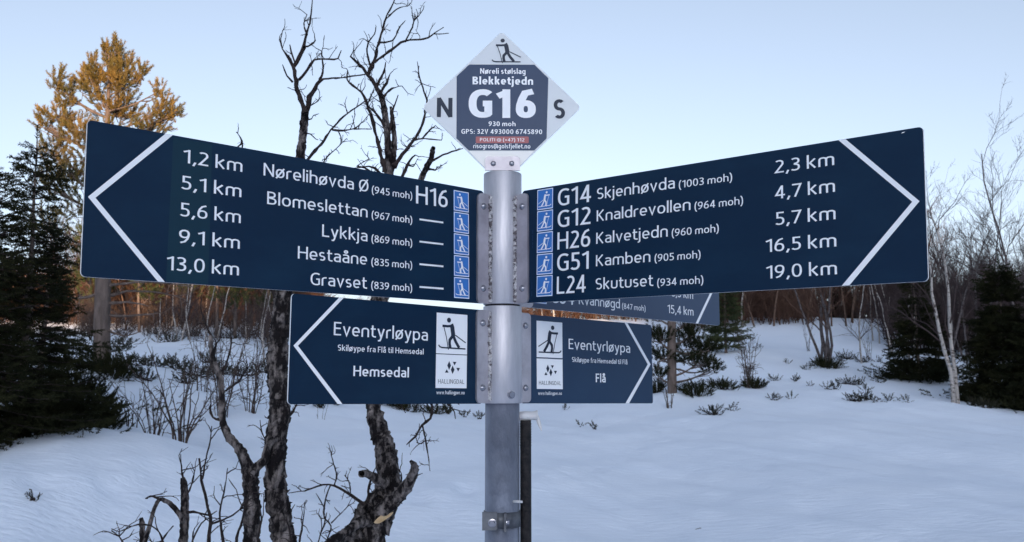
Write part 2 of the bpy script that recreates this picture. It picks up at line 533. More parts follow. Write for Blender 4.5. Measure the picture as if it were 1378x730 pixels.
def write(mb, s, x0, x1, y0, y1, cap, wt=0.109, gap=0.105, space=0.25, lift=0.0005, yaw=0.0, sx=None):
    """Set a line of text between x0 and x1 (millimetres on the board) on a baseline running from y0 to y1."""
    h = wt / 2
    x, runs = 0.0, []
    for ch in s:
        if ch == ' ':
            x += space
            continue
        w, st = glyph(ch, h)
        runs.append((x, st))
        x += w + gap
    total = x - gap
    k = (x1 - x0) / (total * cap)
    for gx, st in runs:
        for j, (pts, closed) in enumerate(st):
            v, f = ribbon(pts, wt, closed)
            out = []
            for p in v:
                X = x0 + (gx + p[0]) * cap * k
                Z = y0 + (y1 - y0) * (X - x0) / max(1e-6, x1 - x0) + p[1] * cap
                out.append((X / 1000, -lift - 0.00007 * j, Z / 1000))
            mb.add(out, f)


def flat(mb, pts, w, closed=False, lift=0.0005, sub=0, mm=True):
    v, f = ribbon(pts, w, closed)
    mb.add([(p[0] / 1000, -lift - 0.00007 * sub, p[1] / 1000) for p in v], f)


def disc(mb, cx, cy, rx, ry, lift, n=20):
    mb.add([(( cx + rx * math.cos(2 * math.pi * i / n)) / 1000, -lift, (cy + ry * math.sin(2 * math.pi * i / n)) / 1000) for i in range(n)], [tuple(range(n))])


def skier(mb, x0, x1, y0, y1, flip=False, lift=0.0010):
    """The walking skier in a box; faces left, or right when flipped."""
    def T(p):
        u = 1 - p[0] if flip else p[0]
        return (x0 + (x1 - x0) * u, y0 + (y1 - y0) * p[1])
    W = x1 - x0
    strokes = [
        ([(0.46, 0.74), (0.50, 0.66), (0.53, 0.50), (0.53, 0.44)], 0.135),     # trunk
        ([(0.49, 0.70), (0.34, 0.685), (0.17, 0.69)], 0.062),                  # arm
        ([(0.53, 0.46), (0.42, 0.34), (0.415, 0.25), (0.44, 0.14)], 0.085),    # leading leg
        ([(0.53, 0.46), (0.62, 0.30), (0.74, 0.145)], 0.085),                  # trailing leg
        ([(0.21, 0.69), (0.30, 0.42), (0.38, 0.085)], 0.024),                  # pole
        ([(0.60, 0.47), (0.96, 0.285)], 0.028),                                # pole behind
        ([(0.05, 0.20), (0.09, 0.155), (0.16, 0.135), (0.95, 0.128)], 0.036),  # ski
    ]
    for j, (p, w) in enumerate(strokes):
        v, f = ribbon([T(q) for q in p], w * W)
        if flip:
            f = [tuple(reversed(q)) for q in f]
        mb.add([(q[0] / 1000, -lift - 0.00006 * j, q[1] / 1000) for q in v], f)
    c = T((0.385, 0.845))
    disc(mb, c[0], c[1], 0.068 * W, 0.064 * W, lift + 0.0001)


def rounded(x0, x1, y0, y1, r, n=5):
    out = []
    for cx, cy, a in ((x1 - r, y0 + r, -90), (x1 - r, y1 - r, 0), (x0 + r, y1 - r, 90), (x0 + r, y0 + r, 180)):
        for i in range(n + 1):
            t = R(a + 90 * i / n)
            out.append((cx + r * math.cos(t), cy + r * math.sin(t)))
    return out


# ------------------------------------------------------------------ the signpost
AX, AY = -0.0169, 1.6406                                     # axis of the steel post
POST = Vector((AX, AY, 0))
R_SLEEVE, R_POLE = 0.0341, 0.0301
Z_TOP, Z_GAP, Z_LOW = EYE + 0.382, EYE + 0.1432, EYE - 0.0280

post = tag(empty('signpost', (AX, AY, 0)), 'galvanised round steel post with two welded sleeves carrying the dark arrow boards', 'signpost')
mb = MB()
mb.lathe([(R_POLE, -0.6), (R_POLE, Z_LOW + 0.01)], seg=48)
mb.build('pole', M['pole'], post)
for z0, z1, top in ((Z_GAP + 0.0012, Z_TOP, True), (Z_LOW, Z_GAP - 0.0012, False)):
    mb = MB()
    mb.lathe([(R_SLEEVE - 0.002, z0 + 0.0001), (R_SLEEVE - 0.0006, z0 + 0.0004), (R_SLEEVE, z0 + 0.0014), (R_SLEEVE, z1 - 0.0014), (R_SLEEVE - 0.0006, z1 - 0.0004), (R_SLEEVE - 0.002, z1)], seg=64)
    mb.build('sleeve', M['zinc'], post)
mb = MB()
mb.lathe([(R_SLEEVE - 0.0035, Z_GAP - 0.004), (R_SLEEVE - 0.0035, Z_GAP + 0.004)], seg=48)
mb.build('inner_tube', M['rubber'], post)


def bolt(parent, loc, axis, r=0.0042, hex_=False):
    b = MB()
    if hex_:
        b.lathe([(r * 1.35, 0), (r * 1.35, 0.001), (r * 1.1, 0.0012)], loc, axis, 20, False)
        b.lathe([(r, 0.0012), (r, 0.0045), (r * 0.86, 0.0052)], loc, axis, 6, False)
    else:
        b.lathe([(r * 1.12, 0), (r * 1.10, 0.0008), (r, 0.0012), (r * 0.92, 0.0026), (r * 0.62, 0.0038), (r * 0.2, 0.0044)], loc, axis, 16)
    return b.build('bolt', M['bolt'], parent)


def mounting_plate(yaw, s, z0, z1, r1=0.0629, bolts=True):
    """A flange welded radially on the sleeve, its free lower corner rounded; the board hangs behind its face."""
    b = MB()
    c, q = math.cos(yaw), math.sin(yaw)
    xa, xb = (R_SLEEVE - 0.003, r1) if s > 0 else (-r1, -(R_SLEEVE - 0.003))
    r = 0.008
    poly = []
    for x, z, a in (((xb, z0, -90), (xb, z1, 0), (xa, z1, 90), (xa, z0, 180)) if s > 0 else ((xb, z0, -90), (xb, z1, 0), (xa, z1, 90), (xa, z0, 180))):
        outer = (x == (xb if s > 0 else xa))
        rr = r if outer else 0.0004
        cx, cz = x + (-rr if x == xb else rr), z + (rr if z == z0 else -rr)
        for i in range(6):
            t = R(a + 90 * i / 5)
            poly.append((cx + rr * math.cos(t), cz + rr * math.sin(t)))
    b.prism(poly, -0.0050, -0.0006)
    o = b.build('mounting_plate', M['zinc_plate'], post)
    o.rotation_euler = (0, 0, yaw)
    xm = (R_SLEEVE + 0.011 + (r1 - R_SLEEVE - 0.011) * 0.30) * s
    if bolts:
        for z in (z1 - 0.023, z0 + 0.026):
            bolt(o, (xm, -0.0050, z), (0, -1, 0), 0.0053)
    # the weld bead along the sleeve
    n = 70
    t = Tubes()
    zz = np.linspace(z0 + 0.004, z1 - 0.003, n)
    P = np.stack([np.full(n, (R_SLEEVE + 0.0006) * s) + rng.normal(0, 0.0006, n), np.full(n, -0.0055) + rng.normal(0, 0.0005, n), zz], 1)
    rad = 0.0034 + 0.0013 * np.sin(np.arange(n) * 2.3) + rng.normal(0, 0.0006, n)
    t.tube(P, np.maximum(rad, 0.0014), 8)
    t.build('weld_bead', M['weld'], o)
    return o


YAW = {'LL': 0.7664, 'LR': -0.7276, 'SL': 0.7494, 'SR': 0.7328, 'BK': 0.800}
mounting_plate(YAW['LL'], -1, EYE + 0.1445, EYE + 0.3385)
mounting_plate(YAW['LR'], 1, EYE + 0.1445, EYE + 0.3385)
mounting_plate(YAW['BK'], 1, EYE + 0.1445, EYE + 0.3385, 0.075, False)
mounting_plate(YAW['SL'], -1, Z_LOW + 0.001, Z_GAP - 0.010)
mounting_plate(YAW['SR'], 1, Z_LOW + 0.001, Z_GAP - 0.010, 0.0645)
# large hexagon bolt low on the sleeve
a_ = R(-63)
bolt(post, (R_SLEEVE * math.cos(a_) * 0.995, R_SLEEVE * math.sin(a_) * 0.995, Z_LOW + 0.0155), (math.cos(a_), math.sin(a_), 0), 0.0055, True)
# the tab on top that carries the diamond plate
mb = MB()
tab_ = [(-0.0312, Z_TOP + 0.0003), (0.0312, Z_TOP + 0.0003)] + [p for p in rounded(-0.0312, 0.0312, Z_TOP, Z_TOP + 0.0255, 0.006) if p[1] > Z_TOP + 0.015]
mb.prism(tab_, -R_SLEEVE + 0.004, -R_SLEEVE + 0.008)
tab = mb.build('top_tab', M['zinc_plate'], post)
for x in (-0.0165, 0.0165):
    bolt(tab, (x, -R_SLEEVE + 0.004, Z_TOP + 0.0125), (0, -1, 0), 0.0044)
# clamp round the lower pole, at the foot of the picture
zc = at(676, 701, AY - 0.03).z
mb = MB()
mb.lathe([(R_POLE + 0.0002, zc - 0.013), (R_POLE + 0.0022, zc - 0.0128), (R_POLE + 0.0022, zc + 0.0128), (R_POLE + 0.0002, zc + 0.013)], seg=48)
clamp = mb.build('clamp_band', M['clamp'], post)
mb = MB()
mb.box(-0.0335, -0.008, -0.0375, -0.0335, zc - 0.015, zc + 0.015)
mb.box(0.0035, 0.0075, -0.046, -0.031, zc - 0.016, zc + 0.014)
lug = mb.build('clamp_lug', M['clamp'], post)
bolt(lug, (-0.0165, -0.0375, zc - 0.003), (0, -1, 0), 0.0052, True)
bolt(lug, (0.0075, -0.040, zc - 0.001), (1, 0, 0), 0.0050, True)
mb = MB()
mb.lathe([(0.0022, 0), (0.0022, 0.017)], (R_POLE * 0.62, -0.022, at(690, 673, AY).z), (0.9, -0.35, 0), 10)
mb.build('screw', M['tag'], post)

# ------------------------------------------------------------------ the boards


def board(key, s, rin, zc_, tilt, roll, w, h, label, inner=0.018, mat='board', r=0.006):
    """An arrow board; its local x runs left to right, z up, and the printed face looks along -y."""
    yaw = YAW[key]
    c, q = math.cos(yaw), math.sin(yaw)
    m = Matrix.Rotation(yaw, 3, 'Z') @ Matrix.Rotation(tilt, 3, 'X') @ Matrix.Rotation(roll, 3, 'Y')
    cen = Vector((AX, AY, EYE + zc_)) + Vector((c, q, 0)) * (s * (rin + w / 2))
    loc = cen + m @ Vector((-w / 2, 0, -h / 2))
    o = tag(empty('direction_sign', loc), label, 'sign', 'arrow boards bolted to the signpost')
    o.rotation_euler = m.to_euler()
    x0, x1 = (0, w + inner) if s < 0 else (-inner, w)
    b = MB()
    b.prism(rounded(x0, x1, 0, h, r), 0, 0.003, 0, 1)
    b.build('panel', [M[mat], M['alu']], o)
    return o


def chevron(parent, pts, lift=0.0004):
    """pts: outer and inner outline of the arrow stripe, in millimetres."""
    b = MB()
    (a0, a1, t0, t1, b0, b1) = pts
    b.add([(p[0] / 1000, -lift, p[1] / 1000) for p in (a0, a1, t1, t0)], [(0, 1, 2, 3)])
    b.add([(p[0] / 1000, -lift, p[1] / 1000) for p in (t0, t1, b1, b0)], [(0, 1, 2, 3)])
    return b.build('arrow_stripe', M['white'], parent)


def pictogram(parent, x0, x1, y0, y1, flip):
    b = MB()
    b.prism([(x / 1000, z / 1000) for x, z in rounded(x0, x1, y0, y1, 1.0, 3)], -0.0005, -0.0001)
    o = b.build('pictogram', M['blue'], parent)
    k = MB()
    m = 1.2
    flat(k, [(x0 + m, y0 + m), (x1 - m, y0 + m), (x1 - m, y1 - m), (x0 + m, y1 - m)], 1.3, True, 0.0008)
    k.build('border', M['white'], o)
    k = MB()
    skier(k, x0 + 2, x1 - 2, y0 + 1.5, y1 - 1.5, flip, 0.0009)
    k.build('skier_figure', M['white'], o)


def logo_plates(parent, x0, x1, ya, yb, flip, tw):
    """White plates with the skier and with the valley logo, and the web address below."""
    b = MB()
    b.prism([(x / 1000, z / 1000) for x, z in ((x0, ya[0]), (x1, ya[0]), (x1, ya[1]), (x0, ya[1]))], -0.0005, -0.0001)
    o = b.build('skier_plate', M['white'], parent)
    k = MB()
    skier(k, x0 + 1, x1 - 1, ya[0] + 1, ya[1] - 1, flip, 0.0009)
    k.build('skier_figure', M['print'], o)
    b = MB()
    b.prism([(x / 1000, z / 1000) for x, z in ((x0, yb[0]), (x1, yb[0]), (x1, yb[1]), (x0, yb[1]))], -0.0005, -0.0001)
    o = b.build('logo_plate', M['white'], parent)
    k = MB()
    W, Hh = x1 - x0, yb[1] - yb[0]
    def poly(*p):
        k.add([((x0 + W * u) / 1000, -0.0009, (yb[0] + Hh * v) / 1000) for u, v in p], [tuple(range(len(p)))])
    poly((0.415, 0.54), (0.475, 0.675), (0.415, 0.81), (0.355, 0.675))       # upper lozenge
    poly((0.53, 0.42), (0.59, 0.55), (0.53, 0.68), (0.47, 0.55))             # lower lozenge
    poly((0.59, 0.68), (0.65, 0.79), (0.53, 0.79))                           # small triangles
    poly((0.71, 0.50), (0.77, 0.61), (0.65, 0.61))
    poly((0.28, 0.46), (0.40, 0.46), (0.34, 0.56))
    k.build('emblem', M['print'], o)
    k = MB()
    write(k, 'HALLINGDAL', tw[0], tw[1], tw[2], tw[2], 7.2, 0.10, 0.16, lift=0.0009)
    k.build('lettering', M['print'], o)


ROWS = (164.4, 127.2, 90.2, 53.2, 15.6)
# --- long board to the left
sgn = board('LL', -1, 0.0629, 0.2402, -0.0044, -0.0121, 0.6578, 0.1998,
            'long dark blue board pointing left, listing five destinations with Gravset lowest')
chevron(sgn, ((100.4, 199.6), (110.6, 199.6), (4.3, 101.0), (13.4, 101.0), (97.0, 0.2), (106.4, 0.2)))
b = MB()
b.add([(x, -0.00025, z) for x, z in ((0.108, 0.001), (0.167, 0.001), (0.167, 0.1965), (0.1115, 0.1965))], [(0, 1, 2, 3)])
b.build('overlay_strip', M['strip'], sgn)
b = MB()
for s_, x0, x1, y in (('1,2 km', 126.0, 213.2, ROWS[0]), ('5,1 km', 124.6, 212.6, ROWS[1] + .6), ('5,6 km', 124.0, 212.6, ROWS[2] + .4), ('9,1 km', 123.6, 212.0, ROWS[3] + .8), ('13,0 km', 107.8, 211.6, ROWS[4] + .8)):
    write(b, s_, x0, x1, y, y, 18.6)
for s_, x0, x1, y in (('Nørelihøvda Ø', 246.4, 429.6, ROWS[0]), ('Blomeslettan', 253, 428.4, ROWS[1] - 3.8), ('Lykkja', 345.8, 428.4, ROWS[2] - 5), ('Hestaåne', 304.8, 428, ROWS[3] - 5), ('Gravset', 327, 427.8, ROWS[4] - 5)):
    write(b, s_, x0, x1, y, y + .3, 18.6)
for s_, y in (('(945 moh)', ROWS[0] - .4), ('(967 moh)', ROWS[1] - 3.6), ('(869 moh)', ROWS[2] - 4.6), ('(835 moh)', ROWS[3] - 4.4), ('(839 moh)', ROWS[4] - 4)):
    write(b, s_, 436, 517, y, y + .5, 11.4, 0.115, 0.115)
write(b, 'H16', 524.6, 592.8, 158.6, 159.6, 30, 0.12)
for y in (132.7, 95.6, 58.0, 20.4):
    flat(b, [(532, y), (583, y + .2)], 2.9)
b.build('lettering', M['white'], sgn)
for i in range(5):
    y1 = 192.6 - 37.55 * i
    pictogram(sgn, 606.0, 640.6, y1 - 36.2, y1, False)

# --- long board to the right
sgn = board('LR', 1, 0.0626, 0.2384, -0.0073, 0.0186, 0.6638, 0.1997,
            'long dark blue board pointing right, listing five routes with codes G14 to L24')
chevron(sgn, ((563.0, 199.4), (553.4, 199.4), (656.6, 103.0), (647.6, 103.4), (563.6, 0.3), (553.4, 0.3)))
b = MB()
for s_, x0, x1, y in (('2,3 km', 460, 546.8, ROWS[0] + 1.6), ('4,7 km', 460, 547, ROWS[1] + 1.6), ('5,7 km', 460, 547, ROWS[2] + 1.0), ('16,5 km', 444.4, 547.2, ROWS[3] + .6), ('19,0 km', 444.6, 547.2, ROWS[4] + .4)):
    write(b, s_, x0, x1, y, y, 18.4)
for s_, x0, x1, y in (('Skjenhøvda', 146.2, 295, ROWS[0] + .9), ('Knaldrevollen', 146, 322.6, ROWS[1] + 1.2), ('Kalvetjedn', 145.4, 282.2, ROWS[2] + 1), ('Kamben', 145.2, 250.6, ROWS[3] + .9), ('Skutuset', 145, 255.6, ROWS[4] + .3)):
    write(b, s_, x0, x1, y, y, 18.4)
for s_, x0, x1, y in (('(1003 moh)', 302, 393, ROWS[0]), ('(964 moh)', 329.4, 410.2, ROWS[1] + .4), ('(960 moh)', 289.2, 370.4, ROWS[2] + .2), ('(905 moh)', 258.2, 339.6, ROWS[3] + .4), ('(934 moh)', 263, 344, ROWS[4] - .6)):
    write(b, s_, x0, x1, y, y, 11.4, 0.115, 0.115)
for s_, x1, y in (('G14', 134, 163.0), ('G12', 133.4, 125.8), ('H26', 133.2, 88.2), ('G51', 131.4, 51.2), ('L24', 124.8, 12.6)):
    write(b, s_, 63.6, x1, y, y, 29.4, 0.12)
b.add([(x / 1000, -0.0005, z / 1000) for x, z in ((636, 195.2), (640, 195.4), (642, 196.6), (639, 196.4))], [(0, 1, 2, 3)])
b.build('lettering', M['white'], sgn)
for i in range(5):
    y1 = 197.0 - 37.75 * i
    pictogram(sgn, 17.2 + .4 * i, 53.0 + .4 * i, y1 - 36.4, y1, True)
b = MB()
for z0, z1 in ((95, 99), (101, 106), (108, 118), (120, 128), (12, 20), (24, 36)):
    flat(b, [(8.2, z0), (8.2, z1)], 1.0)
b.build('maker_mark', M['plate_dark'], sgn)

# --- small board to the left
sgn = board('SL', -1, 0.0640, 0.0545, -0.0026, 0.0098, 0.3554, 0.1615,
            'smaller dark blue board pointing left to Hemsedal, with two white plates by the post')
chevron(sgn, ((80.6, 161.2), (88.6, 161.2), (5.4, 85.0), (12.8, 85.1), (83.6, 0.3), (92.0, 0.3)))
b = MB()
write(b, 'Eventyrløypa', 73, 252.6, 103.6, 102.8, 20.2)
write(b, 'Skiløype fra Flå til Hemsedal', 81, 244.4, 80.6, 80.1, 9.0, 0.125, 0.12)
write(b, 'Hemsedal', 110, 215.6, 42.6, 42.2, 15.8, 0.135)
write(b, 'www.hallingper.no', 272.6, 333, 15.8, 15.8, 6.0, 0.13, 0.15)
b.build('lettering', M['white'], sgn)
logo_plates(sgn, 270.6, 337.2, (83.0, 150.6), (26.0, 81.6), False, (275.2, 331.6, 33.4))

# --- small board to the right
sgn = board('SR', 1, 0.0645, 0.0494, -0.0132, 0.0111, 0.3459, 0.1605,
            'smaller dark blue board pointing right to Flå, with two white plates by the post', mat='board_sheen', r=0.004)
chevron(sgn, ((271.0, 160.2), (262.2, 160.2), (340.8, 79.3), (331.4, 79.2), (271.6, 0.3), (260.6, 0.3)))
b = MB()
write(b, 'Eventyrløypa', 101.6, 277.6, 101.8, 100.4, 19.4)
write(b, 'Skiløype fra Hemsedal til Flå', 110.2, 268.4, 77.7, 77.3, 9.2, 0.125, 0.12)
write(b, 'Flå', 175.2, 203.4, 40.5, 40.4, 16.6, 0.135)
write(b, 'www.hallingper.no', 21.8, 82.2, 15.5, 15.7, 6.0, 0.13, 0.15)
b.build('lettering', M['white'], sgn)
logo_plates(sgn, 18.6, 85.0, (83.8, 150.4), (26.2, 81.4), True, (23.4, 80.0, 33.8))
b = MB()
for z0, z1 in ((10, 17), (19, 24), (27, 38)):
    flat(b, [(7.6, z0), (7.6, z1)], 0.9)
b.build('maker_mark', M['plate_dark'], sgn)

# --- long board that leaves the post at the back
sgn = board('BK', 1, 0.0640, 0.2435, 0.0, 0.004, 0.655, 0.1998,
            'pale board sloping away behind the long right board, ending in 15,4 km', mat='board_sheen_pale')
chevron(sgn, ((563.0, 199.4), (553.4, 199.4), (648.6, 101.0), (639.6, 101.0), (563.6, 0.3), (553.4, 0.3)))
b = MB()
for s_, x0, x1, y in (('15,4 km', 444, 545, ROWS[4] + 1), ('8,5 km', 460, 545, ROWS[3] + 1)):
    write(b, s_, x0, x1, y, y, 18.4)
write(b, 'Kvannøgd', 146, 276, ROWS[4], ROWS[4], 18.4)
write(b, '(847 moh)', 283, 364, ROWS[4], ROWS[4], 11.4, 0.115, 0.115)
write(b, 'G54', 64, 132, 13, 13, 29.4, 0.12)
b.build('lettering', M['white'], sgn)
pictogram(sgn, 17.5, 53.0, 9.0, 45.4, True)

# --- the diamond on top of the post
Yd = AY - R_SLEEVE + 0.0086
dc = at(675.0, 144.5, Yd)
dia = tag(empty('diamond_sign', (dc.x, Yd, dc.z)), 'white diamond plate with a dark octagon reading G16, standing on top of the steel post', 'sign')
dia.rotation_euler = (R(-1.0), 0, 0)
q = 0.1392
b = MB()
e = 0.0035
zb = Z_TOP + 0.0006 - dc.z                                      # the lower tip is cut off level with the top of the sleeve
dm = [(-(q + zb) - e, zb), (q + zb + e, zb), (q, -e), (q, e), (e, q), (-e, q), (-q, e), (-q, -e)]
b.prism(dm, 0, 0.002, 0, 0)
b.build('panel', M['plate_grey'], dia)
k = q * 1000
b = MB()
def lim(p, sgn_):                                            # octagon corner on the diamond's edge, a little inside
    return p
oc = [(-80.6, -k + 80.6 + .6), (-k + 80.2 + .6, -80.2), (k - 80.2 - .6, -80.2), (80.6, -k + 80.6 + .6), (84.6, k - 84.6 - .6), (k - 79.4 - .6, 79.4), (-k + 79.8 + .6, 79.8), (-81.2, k - 81.2 - .6)]
oc = [(min(max(x, -81.2), 84.2), y) for x, y in oc]
b.add([(x / 1000, -0.0004, y / 1000) for x, y in oc], [tuple(range(8))])
b.build('dark_octagon', M['plate_dark'], dia)
b = MB()
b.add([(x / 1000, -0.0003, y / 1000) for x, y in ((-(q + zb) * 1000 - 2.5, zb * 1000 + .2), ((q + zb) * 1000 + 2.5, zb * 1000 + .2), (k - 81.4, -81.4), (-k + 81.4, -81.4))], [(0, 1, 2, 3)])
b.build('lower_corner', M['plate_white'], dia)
b = MB()
b.prism([(x / 1000, z / 1000) for x, z in rounded(-46, 48.6, -66.8, -54.6, 2.0, 4)], -0.0007, -0.0005)
b.build('red_label', M['red'], dia)
b = MB()
write(b, 'Nøreli stølslag', -38.8, 43.2, 62.6, 61.9, 10.0, 0.155)
write(b, 'Blekketjedn', -52.4, 56.8, 42.4, 41.6, 14.6, 0.175)
write(b, 'G16', -59.2, 61.4, -19.8, -20.4, 53.2, 0.20, 0.12)
write(b, '930 moh', -23.2, 25.0, -35.2, -35.4, 8.6, 0.145, 0.14)
write(b, 'GPS: 32V 493000 6745890', -71.8, 72.6, -49.4, -50.2, 8.6, 0.145, 0.14)
write(b, 'POLITI ✆ (+47) 112', -38.6, 40.8, -63.4, -63.8, 6.0, 0.13, 0.15, lift=0.0009)
write(b, 'risogros@golsfjellet.no', -50.4, 51.4, -76.0, -76.6, 8.4, 0.135, 0.12)
b.build('lettering', M['white'], dia)
b = MB()
write(b, 'N', -116.2, -88.2, -18.6, -18.9, 36, 0.165)
write(b, 'S', 93.6, 113.8, -21.4, -21.6, 36, 0.165)
b.build('compass_letters', M['print'], dia)
b = MB()
skier(b, -20.4, 37.0, 77.4, 133.8, False, 0.0005)
b.build('skier_figure', M['print'], dia)

# --- the thin black pole strapped behind the post
Yb = AY + 0.012
pb = at(707.3, 562, Yb)
mk = tag(empty('marker_pole', (pb.x, Yb, 0)), 'thin black pole strapped behind the steel post, white cap drooping at its top', 'marker pole')
b = MB()
rr = 0.0098
prof = [(rr, -0.5), (rr, pb.z - 0.05)]
for i in range(9):
    prof += [(rr + 0.0006, pb.z - 0.048 + i * 0.0046), (rr - 0.0003, pb.z - 0.0460 + i * 0.0046)]
prof += [(rr, pb.z - 0.005)]
b.lathe(prof, seg=24)
b.build('tube', M['rubber'], mk)
b = MB()
b.lathe([(0.0060, -0.0125), (0.0082, -0.0115), (0.0086, -0.002), (0.0074, 0.010), (0.0080, 0.0165), (0.0092, 0.0185), (0.0088, 0.0205)], (0.0012, 0, pb.z + 0.0025), (1, 0, 0.05), 18)
cap_ = b.build('cap', M['tag'], mk)
b = MB()
v, f = [], []
for i in range(9):
    t = i / 8
    x, z = 0.0195 + 0.0085 * t, pb.z + 0.004 - 0.028 * t
    wv = 0.0060 * math.sin(math.pi * (0.25 + 0.72 * t)) + 0.0008
    for sy in (-1, 1):
        for sx in (-0.5, 0.5):
            v.append((x + sx * wv, sy * 0.0022, z + 0.25 * sx * wv))
for i in range(8):
    a = i * 4
    for p_, q_ in ((0, 1), (1, 3), (3, 2), (2, 0)):
        f.append((a + p_, a + q_, a + 4 + q_, a + 4 + p_))
b.add(v, f, 0, True)
b.build('tongue', M['tag'], cap_)


# ------------------------------------------------------------------ the snow ground
CTRL = []
for px, py, Y in [
    # left: the near bank, the hollow behind it and the rise to the wood
    (0, 730, 6.6), (200, 730, 7.4), (0, 640, 8.0), (0, 596, 9.4), (90, 580, 9.8), (160, 590, 9.8), (240, 612, 9.6), (330, 640, 9.6), (420, 650, 10.5),
    (230, 596, 11.2), (330, 580, 12.5), (137, 500, 14.5), (60, 545, 12.0), (300, 505, 17.5), (390, 515, 18), (220, 470, 22), (330, 455, 28),
    (150, 440, 33), (300, 432, 36), (430, 545, 15.5), (520, 553, 17.5), (440, 470, 27), (500, 428, 40),
    # middle
    (690, 730, 8.4), (690, 660, 10.6), (690, 610, 13), (690, 575, 17), (690, 550, 22), (690, 480, 32), (690, 430, 46),
    # right
    (1000, 730, 8.4), (1378, 730, 8.2), (1200, 640, 11.6), (1378, 600, 14), (1000, 600, 14), (905, 530, 20), (1000, 545, 19), (1010, 520, 22),
    (1000, 475, 29), (1040, 447, 37), (960, 452, 37), (1120, 490, 27), (1120, 441, 38), (1240, 512, 24), (1283, 541, 20), (1350, 547, 21), (1378, 552, 20),
    (1220, 441, 39), (1330, 470, 36), (860, 445, 40), (1500, 560, 20), (1500, 480, 34), (-150, 560, 11), (-150, 470, 24)]:
    CTRL.append(at(px, py, Y))
for x, y, z in [(0, 0, 0), (0, 3, 0), (-3, 2, 0), (3, 2, 0), (0, 5.5, 0.02), (-3, 4.6, 0.06), (3, 5, 0), (-8, 0, 0.3), (8, 0, -0.1), (0, -8, 0), (-12, -8, 0.3), (12, -8, 0),
                (-30, 10, 1.6), (30, 10, 0.4), (-45, 40, 5), (45, 40, 4.5), (0, 75, 5.0), (-40, 75, 5.5), (40, 75, 5.2), (-60, 0, 2), (60, 0, 1), (0, 110, 5.2), (-80, 100, 6), (80, 100, 5.5)]:
    CTRL.append(Vector((x, y, z)))
CTRL = np.array([tuple(p) for p in CTRL])


def _tps(d):
    return np.where(d > 1e-9, d * d * np.log(d + 1e-9), 0.0)


_n = len(CTRL)
_K = _tps(np.linalg.norm(CTRL[:, None, :2] - CTRL[None, :, :2], axis=-1)) + 0.35 * np.eye(_n)
_Pm = np.c_[np.ones(_n), CTRL[:, :2]]
_A = np.block([[_K, _Pm], [_Pm.T, np.zeros((3, 3))]])
_W = np.linalg.solve(_A, np.r_[CTRL[:, 2], np.zeros(3)])
_wave = [(rng.uniform(0, 2 * np.pi), rng.uniform(0, 2 * np.pi), l, a) for l, a in
         ((7.0, .035), (5.2, .03), (3.7, .020), (2.6, .013), (1.9, .009), (1.35, .007), (0.9, .006), (0.62, .0050), (0.45, .0040), (0.33, .0030)) for _ in range(3)]


def smooth01(t):
    t = np.clip(t, 0, 1)
    return t * t * (3 - 2 * t)


def ground(x, y):
    x, y = np.atleast_1d(np.asarray(x, float)), np.atleast_1d(np.asarray(y, float))
    shp = x.shape
    x, y = x.ravel(), y.ravel()
    z = np.zeros(len(x))
    for a in range(0, len(x), 20000):
        xs, ys = x[a:a + 20000], y[a:a + 20000]
        d = np.hypot(xs[:, None] - CTRL[None, :, 0], ys[:, None] - CTRL[None, :, 1])
        z[a:a + 20000] = _tps(d) @ _W[:_n] + _W[_n] + _W[_n + 1] * xs + _W[_n + 2] * ys
    rad = np.hypot(x, y)
    far = smooth01((rad - 55) / 60)
    z = z * (1 - far) + (4.8 + 0.8 * np.sin(x * 0.02 + 1) + 0.8 * np.sin(y * 0.017)) * far
    back = smooth01(-y / 40)
    z = z * (1 - back) + 0.2 * back
    for p, th, l, amp in _wave:
        z = z + amp * np.sin(2 * np.pi / l * (x * np.cos(th) + y * np.sin(th)) + p) * np.exp(-rad / 45)
    # unseen rise behind the camera, crest shaped to keep low sun off the clearing
    s = x * math.sin(SUN_AZ) + y * math.cos(SUN_AZ)
    t = x * math.cos(SUN_AZ) - y * math.sin(SUN_AZ)
    hill = HILL + 5.5 * smooth01((-t - 7) / 7) + 0.4 * np.sin(t * 0.11 + 0.7) + 0.3 * np.sin(t * 0.37)
    z = z + smooth01((s - 15) / 95) * hill
    return z.reshape(shp)


HILL = 14.0


def gz(x, y):
    return float(ground(x, y)[0])


# old prints, half filled by drifted snow, crossing the clearing
_prints = []
for (xa_, ya_), (xb_, yb_), n_ in (((-1.6, 9.2), (0.6, 11.4), 9), ((0.6, 11.4), (3.6, 17.5), 15), ((-4.5, 7.0), (-1.6, 9.2), 10)):
    for i_ in range(n_):
        f_ = i_ / n_
        w_ = 0.11 * (-1) ** i_
        _prints.append((xa_ + (xb_ - xa_) * f_ + w_ + rng.normal(0, .04), ya_ + (yb_ - ya_) * f_ + w_ * .5 + rng.normal(0, .05), rng.uniform(.10, .16), rng.uniform(.02, .05)))


